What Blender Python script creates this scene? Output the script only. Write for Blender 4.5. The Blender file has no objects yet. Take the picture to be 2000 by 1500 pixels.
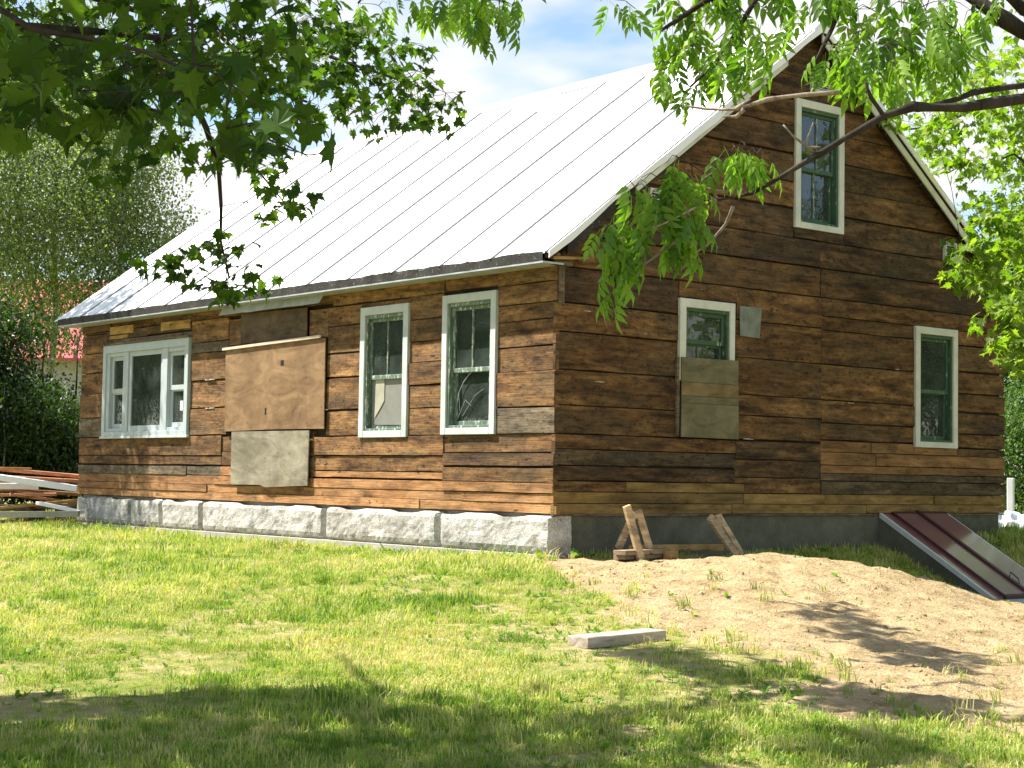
import bpy, math, random
import numpy as np
from mathutils import Vector, Matrix, noise as mnoise
sc = bpy.context.scene
C = sc.collection
R = math.radians
rng = np.random.default_rng(7); rnd = random.Random(11)

# ------------------------------------------------------------------ camera
cam_o, cam_r, cam_u, cam_b = (-11.865421,-13.668481,0.386558), (0.770972,-0.636658,0.016389), (-0.047496,-0.031816,0.998365), (-0.635096,-0.770489,-0.054768)
cd = bpy.data.cameras.new('camera'); cam = bpy.data.objects.new('camera', cd); C.objects.link(cam)
mw = Matrix.Identity(4)
for i in range(3):
    mw[i][0], mw[i][1], mw[i][2], mw[i][3] = cam_r[i], cam_u[i], cam_b[i], cam_o[i]
cam.matrix_world = mw
cd.sensor_width = 36; cd.lens = 59.68; cd.clip_end = 2000; cd.clip_start = .05
sc.camera = cam

# ------------------------------------------------------------------ sun, sky, exposure
SUN = Vector((-.42, .47, 1)).normalized()
sd = bpy.data.lights.new('sun', 'SUN'); sun = bpy.data.objects.new('sun', sd); C.objects.link(sun)
sd.energy = 5; sd.angle = R(.53); sd.color = (1, .95, .86)
sun.rotation_euler = SUN.to_track_quat('Z', 'Y').to_euler(); sun.location = SUN*60
w = bpy.data.worlds.new('World'); sc.world = w; w.use_nodes = True
nt = w.node_tree; nt.nodes.clear()
wo = nt.nodes.new('ShaderNodeOutputWorld'); bg = nt.nodes.new('ShaderNodeBackground')
sk = nt.nodes.new('ShaderNodeTexSky'); sk.sky_type = 'NISHITA'; sk.sun_disc = False
sk.sun_elevation = math.asin(SUN.z); sk.sun_rotation = math.atan2(SUN.x, SUN.y)
sk.air_density = 1.0; sk.dust_density = .3; sk.ozone_density = .9
tc = nt.nodes.new('ShaderNodeTexCoord'); mp = nt.nodes.new('ShaderNodeMapping'); mp.inputs['Scale'].default_value = (1, 1, 2.6)
mp.inputs['Location'].default_value = (.83, .22, .12)
nz = nt.nodes.new('ShaderNodeTexNoise'); nz.inputs['Scale'].default_value = 3.1; nz.inputs['Detail'].default_value = 5; nz.inputs['Roughness'].default_value = .5
rp = nt.nodes.new('ShaderNodeValToRGB'); rp.color_ramp.elements[0].position = .49; rp.color_ramp.elements[1].position = .575
mx = nt.nodes.new('ShaderNodeMix'); mx.data_type = 'RGBA'
nt.links.new(tc.outputs['Generated'], mp.inputs[0]); nt.links.new(mp.outputs[0], nz.inputs[0]); nt.links.new(nz.outputs[0], rp.inputs[0])
gn = nt.nodes.new('ShaderNodeVectorMath'); gn.operation = 'SCALE'; gn.inputs['Scale'].default_value = 1.35; nt.links.new(sk.outputs[0], gn.inputs[0])
nt.links.new(rp.outputs[0], mx.inputs[0]); nt.links.new(gn.outputs[0], mx.inputs[6])
mx.inputs[7].default_value = (6.9, 6.9, 6.95, 1)
nt.links.new(mx.outputs[2], bg.inputs[0]); bg.inputs[1].default_value = .06
nt.links.new(bg.outputs[0], wo.inputs[0])
sc.view_settings.view_transform = 'Standard'; sc.view_settings.look = 'None'; sc.view_settings.exposure = 1.38; sc.view_settings.gamma = 1
sc.render.engine = 'CYCLES'
sc.cycles.max_bounces = 8; sc.cycles.transparent_max_bounces = 12

# ------------------------------------------------------------------ helpers
def tag(o, label=None, cat=None, group=None, kind=None):
    if label: o['label'] = label
    if cat: o['category'] = cat
    if group: o['group'] = group
    if kind: o['kind'] = kind
    return o
def par(o, parent):
    if parent is not None: o.parent = parent
    return o
def empty(name, loc=(0,0,0), rz=0, parent=None):
    o = bpy.data.objects.new(name, None); C.objects.link(o); o.location = loc; o.rotation_euler = (0,0,rz); o.empty_display_size = .2
    return par(o, parent)
def link(name, me, mt, parent=None, loc=None, rz=0):
    if mt is not None and not me.materials: me.materials.append(mt)
    o = bpy.data.objects.new(name, me); C.objects.link(o)
    if loc is not None: o.location = loc
    if rz: o.rotation_euler = (0,0,rz)
    return par(o, parent)
class MB:
    def __init__(s): s.v = []; s.f = []
    def add(s, vs, fs):
        n = len(s.v); s.v += [tuple(v) for v in vs]; s.f += [tuple(i+n for i in f) for f in fs]; return s
    def box(s, x0, x1, y0, y1, z0, z1):
        return s.add([(x0,y0,z0),(x1,y0,z0),(x1,y1,z0),(x0,y1,z0),(x0,y0,z1),(x1,y0,z1),(x1,y1,z1),(x0,y1,z1)],
                     [(0,3,2,1),(4,5,6,7),(0,1,5,4),(1,2,6,5),(2,3,7,6),(3,0,4,7)])
    def bar(s, a, b, wd, th, up=(0,0,1), bev=0):
        a = Vector(a); b = Vector(b); d = (b-a).normalized(); side = d.cross(Vector(up)).normalized(); u = side.cross(d)
        sx = side*wd/2; ux = u*th/2
        return s.add([a-sx-ux, a+sx-ux, a+sx+ux, a-sx+ux, b-sx-ux, b+sx-ux, b+sx+ux, b-sx+ux],
                     [(0,1,2,3),(4,7,6,5),(0,4,5,1),(1,5,6,2),(2,6,7,3),(3,7,4,0)])
    def tube(s, pts, rad, n=6):
        pts = [Vector(p) for p in pts]; base = len(s.v); prev = None
        for i, p in enumerate(pts):
            d = (pts[min(i+1,len(pts)-1)]-pts[max(i-1,0)]).normalized()
            a = d.cross(Vector((0,0,1))) if abs(d.z) < .95 else d.cross(Vector((1,0,0)))
            a.normalize(); b = d.cross(a); r = rad[i] if isinstance(rad, (list,tuple)) else rad
            for k in range(n):
                t = 2*math.pi*k/n; s.v.append(tuple(p+a*math.cos(t)*r+b*math.sin(t)*r))
        for i in range(len(pts)-1):
            for k in range(n):
                k2 = (k+1) % n; s.f.append((base+i*n+k, base+i*n+k2, base+(i+1)*n+k2, base+(i+1)*n+k))
        s.f.append(tuple(base+k for k in range(n))[::-1]); s.f.append(tuple(base+(len(pts)-1)*n+k for k in range(n)))
        return s
    def mesh(s, name='mesh', smooth=False):
        me = bpy.data.meshes.new(name); me.from_pydata(s.v, [], s.f); me.update()
        if smooth: me.polygons.foreach_set('use_smooth', [True]*len(me.polygons))
        return me
    def build(s, name, mt, parent=None, loc=None, rz=0, smooth=False, bev=0):
        o = link(name, s.mesh(name, smooth), mt, parent, loc, rz)
        if bev:
            b = o.modifiers.new('bevel', 'BEVEL'); b.width = bev; b.segments = 1; b.limit_method = 'ANGLE'
        return o

# ------------------------------------------------------------------ materials
class Mat:
    def __init__(s, name, rough=.8, col=(.5,.5,.5), metal=0, spec=.5):
        s.m = bpy.data.materials.new(name); s.m.use_nodes = True; s.t = s.m.node_tree
        s.b = s.t.nodes['Principled BSDF']; s.b.inputs['Roughness'].default_value = rough
        s.b.inputs['Base Color'].default_value = (*col, 1); s.b.inputs['Metallic'].default_value = metal
        s.b.inputs['Specular IOR Level'].default_value = spec
    def n(s, t, **kw):
        x = s.t.nodes.new(t)
        for k, v in kw.items():
            if k in x.inputs: x.inputs[k].default_value = v
            else: setattr(x, k, v)
        return x
    def l(s, a, b): s.t.links.new(a, b)
    def coord(s, scale=(1,1,1), kind='Object', rand=0):
        tc = s.n('ShaderNodeTexCoord'); v = tc.outputs[kind]
        if rand:
            oi = s.n('ShaderNodeObjectInfo'); ml = s.n('ShaderNodeMath', operation='MULTIPLY'); s.l(oi.outputs['Random'], ml.inputs[0]); ml.inputs[1].default_value = rand
            ad = s.n('ShaderNodeVectorMath', operation='ADD'); s.l(v, ad.inputs[0]); s.l(ml.outputs[0], ad.inputs[1]); v = ad.outputs[0]
        mp = s.n('ShaderNodeMapping'); mp.inputs['Scale'].default_value = scale; s.l(v, mp.inputs[0]); return mp.outputs[0]
    def noise(s, vec, scale, detail=5, rough=.55, dist=0):
        x = s.n('ShaderNodeTexNoise'); x.inputs['Scale'].default_value = scale; x.inputs['Detail'].default_value = detail
        x.inputs['Roughness'].default_value = rough; x.inputs['Distortion'].default_value = dist; s.l(vec, x.inputs['Vector']); return x.outputs[0]
    def ramp(s, fac, stops):
        r = s.n('ShaderNodeValToRGB'); e = r.color_ramp.elements
        while len(e) < len(stops): e.new(.5)
        for k, (p, c) in enumerate(stops):
            e[k].position = p; e[k].color = (*c, 1) if isinstance(c, tuple) else (c, c, c, 1)
        s.l(fac, r.inputs[0]); return r.outputs[0]
    def mix(s, fac, a, b, mode='MIX'):
        x = s.n('ShaderNodeMix', data_type='RGBA', blend_type=mode)
        for sock, v in ((x.inputs[0], fac), (x.inputs[6], a), (x.inputs[7], b)):
            if isinstance(v, (int, float)): sock.default_value = v
            elif isinstance(v, tuple): sock.default_value = (*v, 1)
            else: s.l(v, sock)
        return x.outputs[2]
    def math(s, op, a, b=0):
        x = s.n('ShaderNodeMath', operation=op)
        for k, v in ((0, a), (1, b)):
            if isinstance(v, (int, float)): x.inputs[k].default_value = v
            else: s.l(v, x.inputs[k])
        return x.outputs[0]
    def bump(s, h, strength=.5, dist=.01):
        x = s.n('ShaderNodeBump'); x.inputs['Strength'].default_value = strength; x.inputs['Distance'].default_value = dist; s.l(h, x.inputs['Height']); s.l(x.outputs[0], s.b.inputs['Normal'])
    def col(s, c): s.l(c, s.b.inputs['Base Color'])

def wood(name, dark, mid, light, grey=.3, greycol=(.15,.13,.10), streak=.6, flecks=True, knots=True, rough=.85):
    m = Mat(name, rough, spec=.25)
    v1 = m.coord((.9,1,6), rand=37); a = m.noise(v1, 1.6, 6, .6, .6)
    base = m.ramp(a, [(.30, dark), (.5, mid), (.72, light)])
    v2 = m.coord((1.1,1,34), rand=19); st = m.noise(v2, 2.0, 8, .65, .25)
    s1 = m.ramp(st, [(.34, .15), (.46, .85), (.7, 1.12)]); mo = m.noise(m.coord((1.5,1,4.2), rand=87), 1.7, 8, .72, .5)
    base = m.mix(1.0, base, m.ramp(mo, [(.30, .22), (.45, .85), (.60, 1.25), (.72, 1.5)]), 'MULTIPLY')
    base = m.mix(streak, base, m.mix(1.0, base, s1, 'MULTIPLY'))
    v3 = m.coord((.7,1,2.2), rand=53); g = m.noise(v3, 1.3, 5, .6)
    base = m.mix(m.math('MULTIPLY', m.ramp(g, [(.45, 0.), (.62, 1.)]), grey), base, m.mix(1.0, greycol, s1, 'MULTIPLY'))
    oi = m.n('ShaderNodeObjectInfo'); hv = m.ramp(oi.outputs['Random'], [(0, .80), (1, 1.15)])
    base = m.mix(1.0, base, hv, 'MULTIPLY')
    if flecks:
        gt_ = m.noise(m.coord((6,6,13), rand=67), 1.6, 8, .78); base = m.mix(1.0, base, m.ramp(gt_, [(.34, .16), (.45, .82), (.6, 1.12), (.7, 1.35)]), 'MULTIPLY')
    if knots:
        vk = m.coord((3.2,3,11), rand=71); k = m.noise(vk, 2.1, 3, .6)
        base = m.mix(m.ramp(k, [(.66, 0.), (.70, .85)]), base, tuple(c*.22 for c in dark))
    if flecks:
        vf = m.coord((14,10,46), rand=11); f = m.noise(vf, 1.0, 3, .6); fz = m.noise(m.coord((1,1,3), rand=5), 1.1, 2)
        base = m.mix(m.math('MULTIPLY', m.ramp(f, [(.70, 0.), (.725, .8)]), m.ramp(fz, [(.5, 0.), (.6, 1.)])), base, (.42,.36,.27))
        vn = m.coord((26,20,26), rand=23); q = m.noise(vn, 1.0, 2)
        base = m.mix(m.ramp(q, [(.69, 0.), (.71, .9)]), base, (.01,.008,.006))
    m.col(base)
    m.bump(m.math('ADD', st, m.math('MULTIPLY', a, .7)), .8, .012)
    return m.m
M = {}
M['old'] = wood('old_hewn_wood', (.060,.028,.012), (.205,.104,.040), (.36,.20,.080), grey=.45, greycol=(.13,.10,.060), streak=.35)
M['gab'] = wood('gable_hewn_wood_shaded', (.040,.019,.008), (.155,.080,.028), (.30,.168,.060), grey=.55, greycol=(.085,.068,.036), streak=.32)  # gable woods: darker copies of the side-wall woods, shade put into the colour
M['gab_dark'] = wood('gable_dark_wood_shaded', (.026,.014,.007), (.098,.055,.023), (.21,.122,.048), grey=.6, greycol=(.070,.058,.034), streak=.32)
M['gab_grey'] = wood('gable_grey_wood_shaded', (.036,.024,.013), (.105,.072,.036), (.19,.135,.070), grey=.6, greycol=(.095,.080,.050), streak=.35)
M['old_dark'] = wood('dark_stained_wood', (.040,.022,.012), (.125,.068,.033), (.22,.13,.062), grey=.5, greycol=(.105,.090,.060), streak=.45)
M['grey'] = wood('grey_weathered_wood', (.08,.058,.036), (.17,.125,.078), (.27,.205,.13), grey=.5, greycol=(.17,.145,.105), streak=.4)
M['new'] = wood('fresh_pine_board', (.22,.10,.038), (.37,.185,.075), (.45,.25,.115), grey=.12, streak=.25, flecks=False)
M['new_yellow'] = wood('yellow_pine_board', (.20,.115,.035), (.36,.22,.072), (.46,.29,.11), grey=.12, streak=.25, flecks=False)
M['gab_new'] = wood('gable_pine_board_shaded', (.12,.058,.02), (.22,.115,.042), (.29,.165,.065), grey=.3, greycol=(.10,.08,.045), streak=.3, flecks=False)  # pine copies darkened likewise, the gable's shade worked into their colour
M['gab_yellow'] = wood('gable_yellow_pine_shaded', (.13,.075,.022), (.25,.155,.048), (.34,.215,.075), grey=.3, greycol=(.11,.09,.045), streak=.3, flecks=False)
M['lumber'] = wood('grey_brown_lumber', (.17,.12,.07), (.30,.215,.13), (.42,.31,.19), grey=.5, greycol=(.26,.23,.18), streak=.35, flecks=False)
M['fresh'] = wood('fresh_sawn_lumber', (.38,.26,.14), (.58,.42,.25), (.68,.52,.33), grey=.15, greycol=(.30,.25,.17), streak=.3, flecks=False)
M['core'] = wood('dark_inner_wood', (.012,.009,.006), (.03,.02,.012), (.05,.03,.018), flecks=False)
def plywood(name, a, b, c):
    m = Mat(name, .85, spec=.2); v = m.coord((1.0,1,2.6), rand=31); n1 = m.noise(v, 1.8, 7, .65, 1.4)
    base = m.ramp(n1, [(.3, a), (.5, b), (.7, c)])
    n2 = m.noise(m.coord((1,1,1), rand=13), 1.7, 4, .6); base = m.mix(m.ramp(n2, [(.45, 0.), (.7, .55)]), base, tuple(x*.45 for x in a))
    n3 = m.noise(m.coord((18,10,30), rand=3), 1, 2); base = m.mix(m.ramp(n3, [(.68, 0.), (.72, .7)]), base, tuple(x*.3 for x in a))
    m.col(base); m.bump(n1, .25, .004); return m.m
M['ply'] = plywood('weathered_plywood', (.14,.080,.040), (.235,.145,.075), (.31,.20,.108))
M['ply_grey'] = plywood('grey_plywood', (.15,.13,.09), (.26,.23,.165), (.36,.32,.24))
M['ply_dark'] = plywood('dark_plywood', (.05,.033,.02), (.105,.072,.045), (.16,.115,.075))
M['ply_green'] = plywood('green_grey_plywood', (.10,.09,.045), (.16,.145,.08), (.21,.19,.115))
def simple(name, col, rough=.6, var=.15, scale=6, metal=0, bump=.1, spec=.4):
    m = Mat(name, rough, metal=metal, spec=spec); v = m.coord(rand=9); n1 = m.noise(v, scale, 6, .65)
    m.col(m.mix(1.0, col, m.ramp(n1, [(.3, 1-var*1.6), (.7, 1+var)]), 'MULTIPLY'))
    if bump: m.bump(n1, bump, .01)
    return m.m
def paint(name, col, under, amount=.5, rough=.55):
    m = Mat(name, rough, spec=.4); v = m.coord((3,3,1), rand=9); n1 = m.noise(v, 9, 6, .7)
    mk = m.ramp(n1, [(amount, 0.), (amount+.05, 1.)]); d = m.noise(m.coord(rand=4), 3, 5)
    c = m.mix(1.0, col, m.ramp(d, [(.3, .78), (.7, 1.08)]), 'MULTIPLY'); m.col(m.mix(mk, c, under)); m.bump(mk, .3, .003); return m.m
M['white'] = paint('white_trim_paint', (.50,.535,.53), (.38,.36,.30), .68)
M['cream'] = paint('cream_trim_paint', (.60,.62,.53), (.36,.33,.25), .68)
M['vinyl'] = simple('pale_grey_vinyl', (.40,.45,.47), .4, .05, bump=0)
M['green'] = paint('green_sash_paint', (.042,.095,.050), (.34,.38,.33), .60)
M['green_pale'] = paint('faded_green_sash_paint', (.105,.155,.115), (.42,.46,.41), .54)
M['roofmetal'] = simple('white_metal_roofing', (.80,.81,.82), .42, .03, 2, metal=0, bump=.03, spec=.5)
M['seam'] = simple('roof_seam_shadow_metal', (.62,.63,.64), .5, .04, 2, bump=0)
M['felt'] = None
m = Mat('black_roof_felt', .8, spec=.3); v = m.coord((1,1,1)); n1 = m.noise(v, 55, 2); n2 = m.noise(v, 4, 5)
c = m.mix(m.ramp(n1, [(.66, 0.), (.70, .8)]), m.ramp(n2, [(.3, (.016,.015,.014)), (.7, (.05,.047,.042))]), (.30,.29,.26)); m.col(c); m.bump(n2, .5, .02); M['felt'] = m.m
M['zinc'] = simple('dull_zinc_flashing', (.45,.48,.50), .45, .18, 5, metal=.3)
M['batten'] = simple('pale_batten', (.60,.48,.38), .7, .12)
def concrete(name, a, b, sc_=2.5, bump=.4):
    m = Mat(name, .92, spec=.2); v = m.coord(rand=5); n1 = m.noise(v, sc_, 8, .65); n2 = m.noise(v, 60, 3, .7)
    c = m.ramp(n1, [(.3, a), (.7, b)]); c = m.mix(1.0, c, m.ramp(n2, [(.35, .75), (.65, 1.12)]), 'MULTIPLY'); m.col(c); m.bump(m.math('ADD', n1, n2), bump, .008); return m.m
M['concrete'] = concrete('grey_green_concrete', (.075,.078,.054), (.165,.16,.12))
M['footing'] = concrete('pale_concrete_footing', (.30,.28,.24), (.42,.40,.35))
m = Mat('split_granite', .9, spec=.25); v = m.coord(rand=41); n1 = m.noise(v, 5, 8, .7); n2 = m.noise(v, 48, 4, .75); n3 = m.noise(v, 2.2, 4)
c = m.ramp(n1, [(.32, (.20,.185,.16)), (.46, (.42,.40,.37)), (.66, (.58,.56,.52))]); c = m.mix(1.0, c, m.ramp(n2, [(.35, .55), (.5, 1.), (.65, 1.2)]), 'MULTIPLY')
c = m.mix(m.ramp(n3, [(.5, 0.), (.7, .5)]), c, (.17,.15,.12)); m.col(c); m.bump(m.math('ADD', m.math('MULTIPLY', n1, 1.4), n2), .8, .014); M['granite'] = m.m
M['maroon'] = simple('maroon_door_paint', (.20,.085,.095), .3, .05, bump=.0, spec=.7)
M['maroon'].node_tree.nodes['Principled BSDF'].inputs['Coat Weight'].default_value = 1; M['maroon'].node_tree.nodes['Principled BSDF'].inputs['Coat Roughness'].default_value = .12; M['maroon'].node_tree.nodes['Principled BSDF'].inputs['Coat IOR'].default_value = 1.65
M['maroon_dark'] = simple('dark_maroon_strip', (.05,.012,.014), .45, .05, bump=0)
M['steel_edge'] = simple('pale_steel_edge', (.55,.57,.56), .45, .06, bump=0)
M['black'] = simple('black_hole', (.004,.004,.004), .9, 0, bump=0)
M['screen'] = simple('grey_window_film', (.20,.20,.18), .6, .1, bump=0)
M['room'] = simple('dark_room_wall', (.045,.04,.032), .9, .1, bump=0)
M['label'] = simple('white_paper_label', (.8,.8,.8), .6, 0, bump=0)
M['redroof'] = None
m = Mat('faded_red_metal', .55, spec=.4); v = m.coord(); n1 = m.noise(v, 1.2, 4); m.col(m.ramp(n1, [(.3, (.42,.06,.07)), (.7, (.56,.12,.13))])); M['redroof'] = m.m
M['paleside'] = simple('pale_grey_siding', (.36,.38,.38), .8, .08)
M['tarp'] = simple('white_crumpled_plastic', (.66,.70,.80), .35, .06, 14, bump=.6)
m = Mat('window_glass', .03, (.02,.03,.03)); b = m.b; t = m.t
gl = m.n('ShaderNodeBsdfGlossy'); gl.inputs['Roughness'].default_value = .02; tr = m.n('ShaderNodeBsdfTransparent'); tr.inputs[0].default_value = (.55,.62,.58,1)
fr = m.n('ShaderNodeFresnel'); fr.inputs['IOR'].default_value = 1.6; fm = m.math('ADD', m.math('MULTIPLY', fr.outputs[0], 1.2), .05)
wv = m.noise(m.coord(rand=9), 2.2, 2); bp = m.n('ShaderNodeBump'); bp.inputs['Strength'].default_value = .25; bp.inputs['Distance'].default_value = .02; m.l(wv, bp.inputs['Height']); m.l(bp.outputs[0], gl.inputs['Normal'])
ms0 = m.n('ShaderNodeMixShader'); m.l(fm, ms0.inputs[0]); m.l(tr.outputs[0], ms0.inputs[1]); m.l(gl.outputs[0], ms0.inputs[2])
df = m.n('ShaderNodeBsdfDiffuse'); df.inputs[0].default_value = (.20,.25,.215,1); ms = m.n('ShaderNodeMixShader'); m.l(m.ramp(m.noise(m.coord(rand=7), 3.5, 6, .65), [(.3, .05), (.7, .22)]), ms.inputs[0]); m.l(ms0.outputs[0], ms.inputs[1]); m.l(df.outputs[0], ms.inputs[2])
out = [x for x in t.nodes if x.type == 'OUTPUT_MATERIAL'][0]; m.l(ms.outputs[0], out.inputs[0]); M['glass'] = m.m

def leafmat(name, a, b, c, trans=.45, scale=.6, gloss=.35):
    m = Mat(name, .45, spec=gloss)
    at = m.n('ShaderNodeAttribute'); at.attribute_name = 'tint'; oi = m.n('ShaderNodeObjectInfo')
    geo = m.n('ShaderNodeNewGeometry'); n1 = m.noise(geo.outputs['Position'], scale, 3)
    f = m.math('ADD', m.math('MULTIPLY', at.outputs['Fac'], .5), m.math('ADD', m.math('MULTIPLY', n1, .5), m.math('MULTIPLY', m.math('SUBTRACT', oi.outputs['Random'], .5), .25)))
    colr = m.ramp(f, [(.25, a), (.5, b), (.78, c)]); m.col(colr)
    tl = m.n('ShaderNodeBsdfTranslucent'); tcol = m.mix(1.0, colr, (1.9,2.3,.55), 'MULTIPLY'); m.l(tcol, tl.inputs[0])
    ms = m.n('ShaderNodeMixShader'); ms.inputs[0].default_value = trans; m.l(m.b.outputs[0], ms.inputs[1]); m.l(tl.outputs[0], ms.inputs[2])
    out = [x for x in m.t.nodes if x.type == 'OUTPUT_MATERIAL'][0]; m.l(ms.outputs[0], out.inputs[0]); return m.m
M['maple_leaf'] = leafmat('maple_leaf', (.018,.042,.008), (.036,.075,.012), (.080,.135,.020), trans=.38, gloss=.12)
M['ash_leaf'] = leafmat('ash_leaf', (.075,.145,.020), (.130,.220,.030), (.20,.29,.045), trans=.48)
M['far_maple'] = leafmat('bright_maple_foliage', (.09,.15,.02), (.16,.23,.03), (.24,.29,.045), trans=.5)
M['aspen_leaf'] = leafmat('aspen_foliage', (.065,.105,.045), (.15,.19,.095), (.32,.35,.20), trans=.42)
M['thicket'] = leafmat('dark_thicket_foliage', (.018,.038,.012), (.030,.062,.018), (.055,.095,.028), trans=.3)
M['hedge'] = leafmat('hedge_foliage', (.04,.085,.018), (.08,.14,.03), (.13,.19,.045), trans=.3)
def grassmat(name, stops, ts=.35, tm=(1.5,1.6,.7)):
    m = Mat(name, .6, spec=.25); geo = m.n('ShaderNodeNewGeometry'); p = geo.outputs['Position']
    n1 = m.noise(p, .55, 4, .6); n2 = m.noise(p, 3.3, 4, .6); oi = m.n('ShaderNodeObjectInfo')
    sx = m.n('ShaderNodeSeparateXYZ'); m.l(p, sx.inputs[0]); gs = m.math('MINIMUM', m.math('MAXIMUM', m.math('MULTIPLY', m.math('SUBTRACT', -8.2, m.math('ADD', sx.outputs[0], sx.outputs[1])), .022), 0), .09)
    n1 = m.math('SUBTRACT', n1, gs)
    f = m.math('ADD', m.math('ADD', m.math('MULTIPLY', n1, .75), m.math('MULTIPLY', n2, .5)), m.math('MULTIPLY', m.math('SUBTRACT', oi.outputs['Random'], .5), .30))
    colr = m.ramp(f, stops); m.col(colr)
    tl = m.n('ShaderNodeBsdfTranslucent'); m.l(m.mix(1.0, colr, tm, 'MULTIPLY'), tl.inputs[0])
    ms = m.n('ShaderNodeMixShader'); ms.inputs[0].default_value = ts; m.l(m.b.outputs[0], ms.inputs[1]); m.l(tl.outputs[0], ms.inputs[2])
    out = [x for x in m.t.nodes if x.type == 'OUTPUT_MATERIAL'][0]; m.l(ms.outputs[0], out.inputs[0]); return m.m
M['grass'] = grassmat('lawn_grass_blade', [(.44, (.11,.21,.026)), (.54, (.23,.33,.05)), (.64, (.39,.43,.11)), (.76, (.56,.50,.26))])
M['weed'] = grassmat('weed_leaf', [(.4, (.09,.19,.024)), (.62, (.16,.27,.036)), (.8, (.26,.35,.05))])
def bark(name, a, b, sc_=8):
    m = Mat(name, .9, spec=.2); v = m.coord((1,1,.25)); n1 = m.noise(v, sc_, 7, .7, .5); m.col(m.ramp(n1, [(.35, a), (.65, b)])); m.bump(n1, .9, .02); return m.m
M['bark'] = bark('grey_brown_bark', (.014,.011,.008), (.060,.048,.037))
M['twig'] = bark('pale_dead_twig', (.16,.12,.09), (.42,.34,.27), 20)
M['aspen_bark'] = bark('pale_aspen_bark', (.16,.15,.13), (.40,.39,.35), 5)
# ground: bare sandy soil and turf by a painted-in mask on the sheet itself
m = Mat('ground_soil_and_turf', .95, spec=.15); geo = m.n('ShaderNodeNewGeometry'); p = geo.outputs['Position']
at = m.n('ShaderNodeAttribute'); at.attribute_name = 'dirt'
n1 = m.noise(p, .9, 6, .6); n2 = m.noise(p, 9, 6, .65); n3 = m.noise(p, 42, 4, .7); n4 = m.noise(p, 4, 6, .65)
soil = m.ramp(n4, [(.28, (.27,.19,.09)), (.5, (.45,.335,.18)), (.72, (.56,.44,.26))]); soil = m.mix(1.0, soil, m.ramp(n3, [(.3, .72), (.55, 1.02), (.7, 1.1)]), 'MULTIPLY')
soil = m.mix(m.ramp(n2, [(.60, 0.), (.68, .75)]), soil, (.13,.08,.04))
turf = m.ramp(m.math('ADD', m.math('MULTIPLY', n1, .6), m.math('MULTIPLY', n2, .4)), [(.38, (.18,.22,.04)), (.48, (.30,.29,.09)), (.60, (.46,.37,.20))])
m.col(m.mix(at.outputs['Fac'], turf, soil)); m.bump(m.math('ADD', m.math('MULTIPLY', n2, 1.6), m.math('MULTIPLY', n3, .6)), 1., .05); M['ground'] = m.m
m = Mat('dirt_clod', .95, spec=.1); oi = m.n('ShaderNodeObjectInfo'); m.col(m.ramp(oi.outputs['Random'], [(0, (.20,.13,.07)), (.35, (.38,.265,.14)), (.9, (.46,.33,.19)), (1, (.50,.45,.38))])); M['clod'] = m.m

# ------------------------------------------------------------------ ground
CTRL = [(0,0,-.48),(0,2,-.52),(0,4,-.53),(0,6,-.53),(0,8,-.52),(0,11.5,-.50),(0,16,-.47),(0,22,-.5),(-3,1,-.58),(-3,8,-.56),(-3,16,-.55),(-6,3,-.72),(-6,12,-.72),
 (-11.9,-13.7,-1.2),(-10,0,-.9),(-8,-6,-1.0),(-5,-10,-1.12),(-12,12,-.9),(-3.3,-5,-.8),(-5,-4,-.85),(0,-12,-1.25),(-3,-2,-.66),(-1,-1,-.52),(0,-1,-.48),
 (1,-.1,-.46),(2,-.1,-.48),(3,-.1,-.5),(4.2,-.1,-.5),(5.3,-.1,-.48),(1,-1,-.46),(2,-1,-.5),
 (1.3,-1.7,-.37),(2.7,-2.3,-.52),(0,-3,-.58),(1.4,-3.4,-.66),(3.2,-3.2,-.84),(4,-1.2,-.62),(5.4,-.95,-.8),(5.45,-1.8,-1.08),(6.2,-2.2,-1.1),(5,-2.8,-1.05),(4.4,-2.1,-.82),
 (0,-5,-.82),(2.3,-4.9,-1.0),(2.5,-7,-1.2),(5,-5,-1.3),(7,-1.8,-1.05),(7,-.9,-.7),(7.2,-.1,-.35),(8.2,-.1,-.26),(8.4,-1.5,-.7),(9,1,-.3),(9,6,-.45),(12,0,-.5),(12,-5,-1.0),(9,12,-.5),
 (30,-30,-1.6),(-30,-30,-1.5),(-30,30,-.8),(30,30,-.6),(0,45,-.5),(45,0,-.8),(-45,0,-1.2),(0,-45,-1.7),(4,5,-.5)]
def _tps_fit():
    C = np.array(CTRL, float); n = len(C); P = np.c_[np.ones(n), C[:,:2]]
    d2 = ((C[:,None,:2]-C[None,:,:2])**2).sum(-1)
    K = np.where(d2 > 0, d2*np.log(np.maximum(d2,1e-12))*.5, 0)+np.eye(n)*.03
    A = np.block([[K,P],[P.T,np.zeros((3,3))]])
    s = np.linalg.solve(A, np.r_[C[:,2],0,0,0])
    return C, s
_C, _S = _tps_fit()
def ground_z(x, y):
    x = np.asarray(x, float); y = np.asarray(y, float); shp = x.shape
    x = x.ravel(); y = y.ravel(); rad = np.hypot(x, y); k = np.minimum(1, 42/np.maximum(rad,1e-6)); x = x*k; y = y*k
    n = len(_C); out = _S[n]+_S[n+1]*x+_S[n+2]*y
    for i in range(n):
        d2 = (x-_C[i,0])**2+(y-_C[i,1])**2
        out = out+_S[i]*np.where(d2 > 1e-12, d2*np.log(np.maximum(d2,1e-12))*.5, 0)
    return out.reshape(shp)

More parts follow.
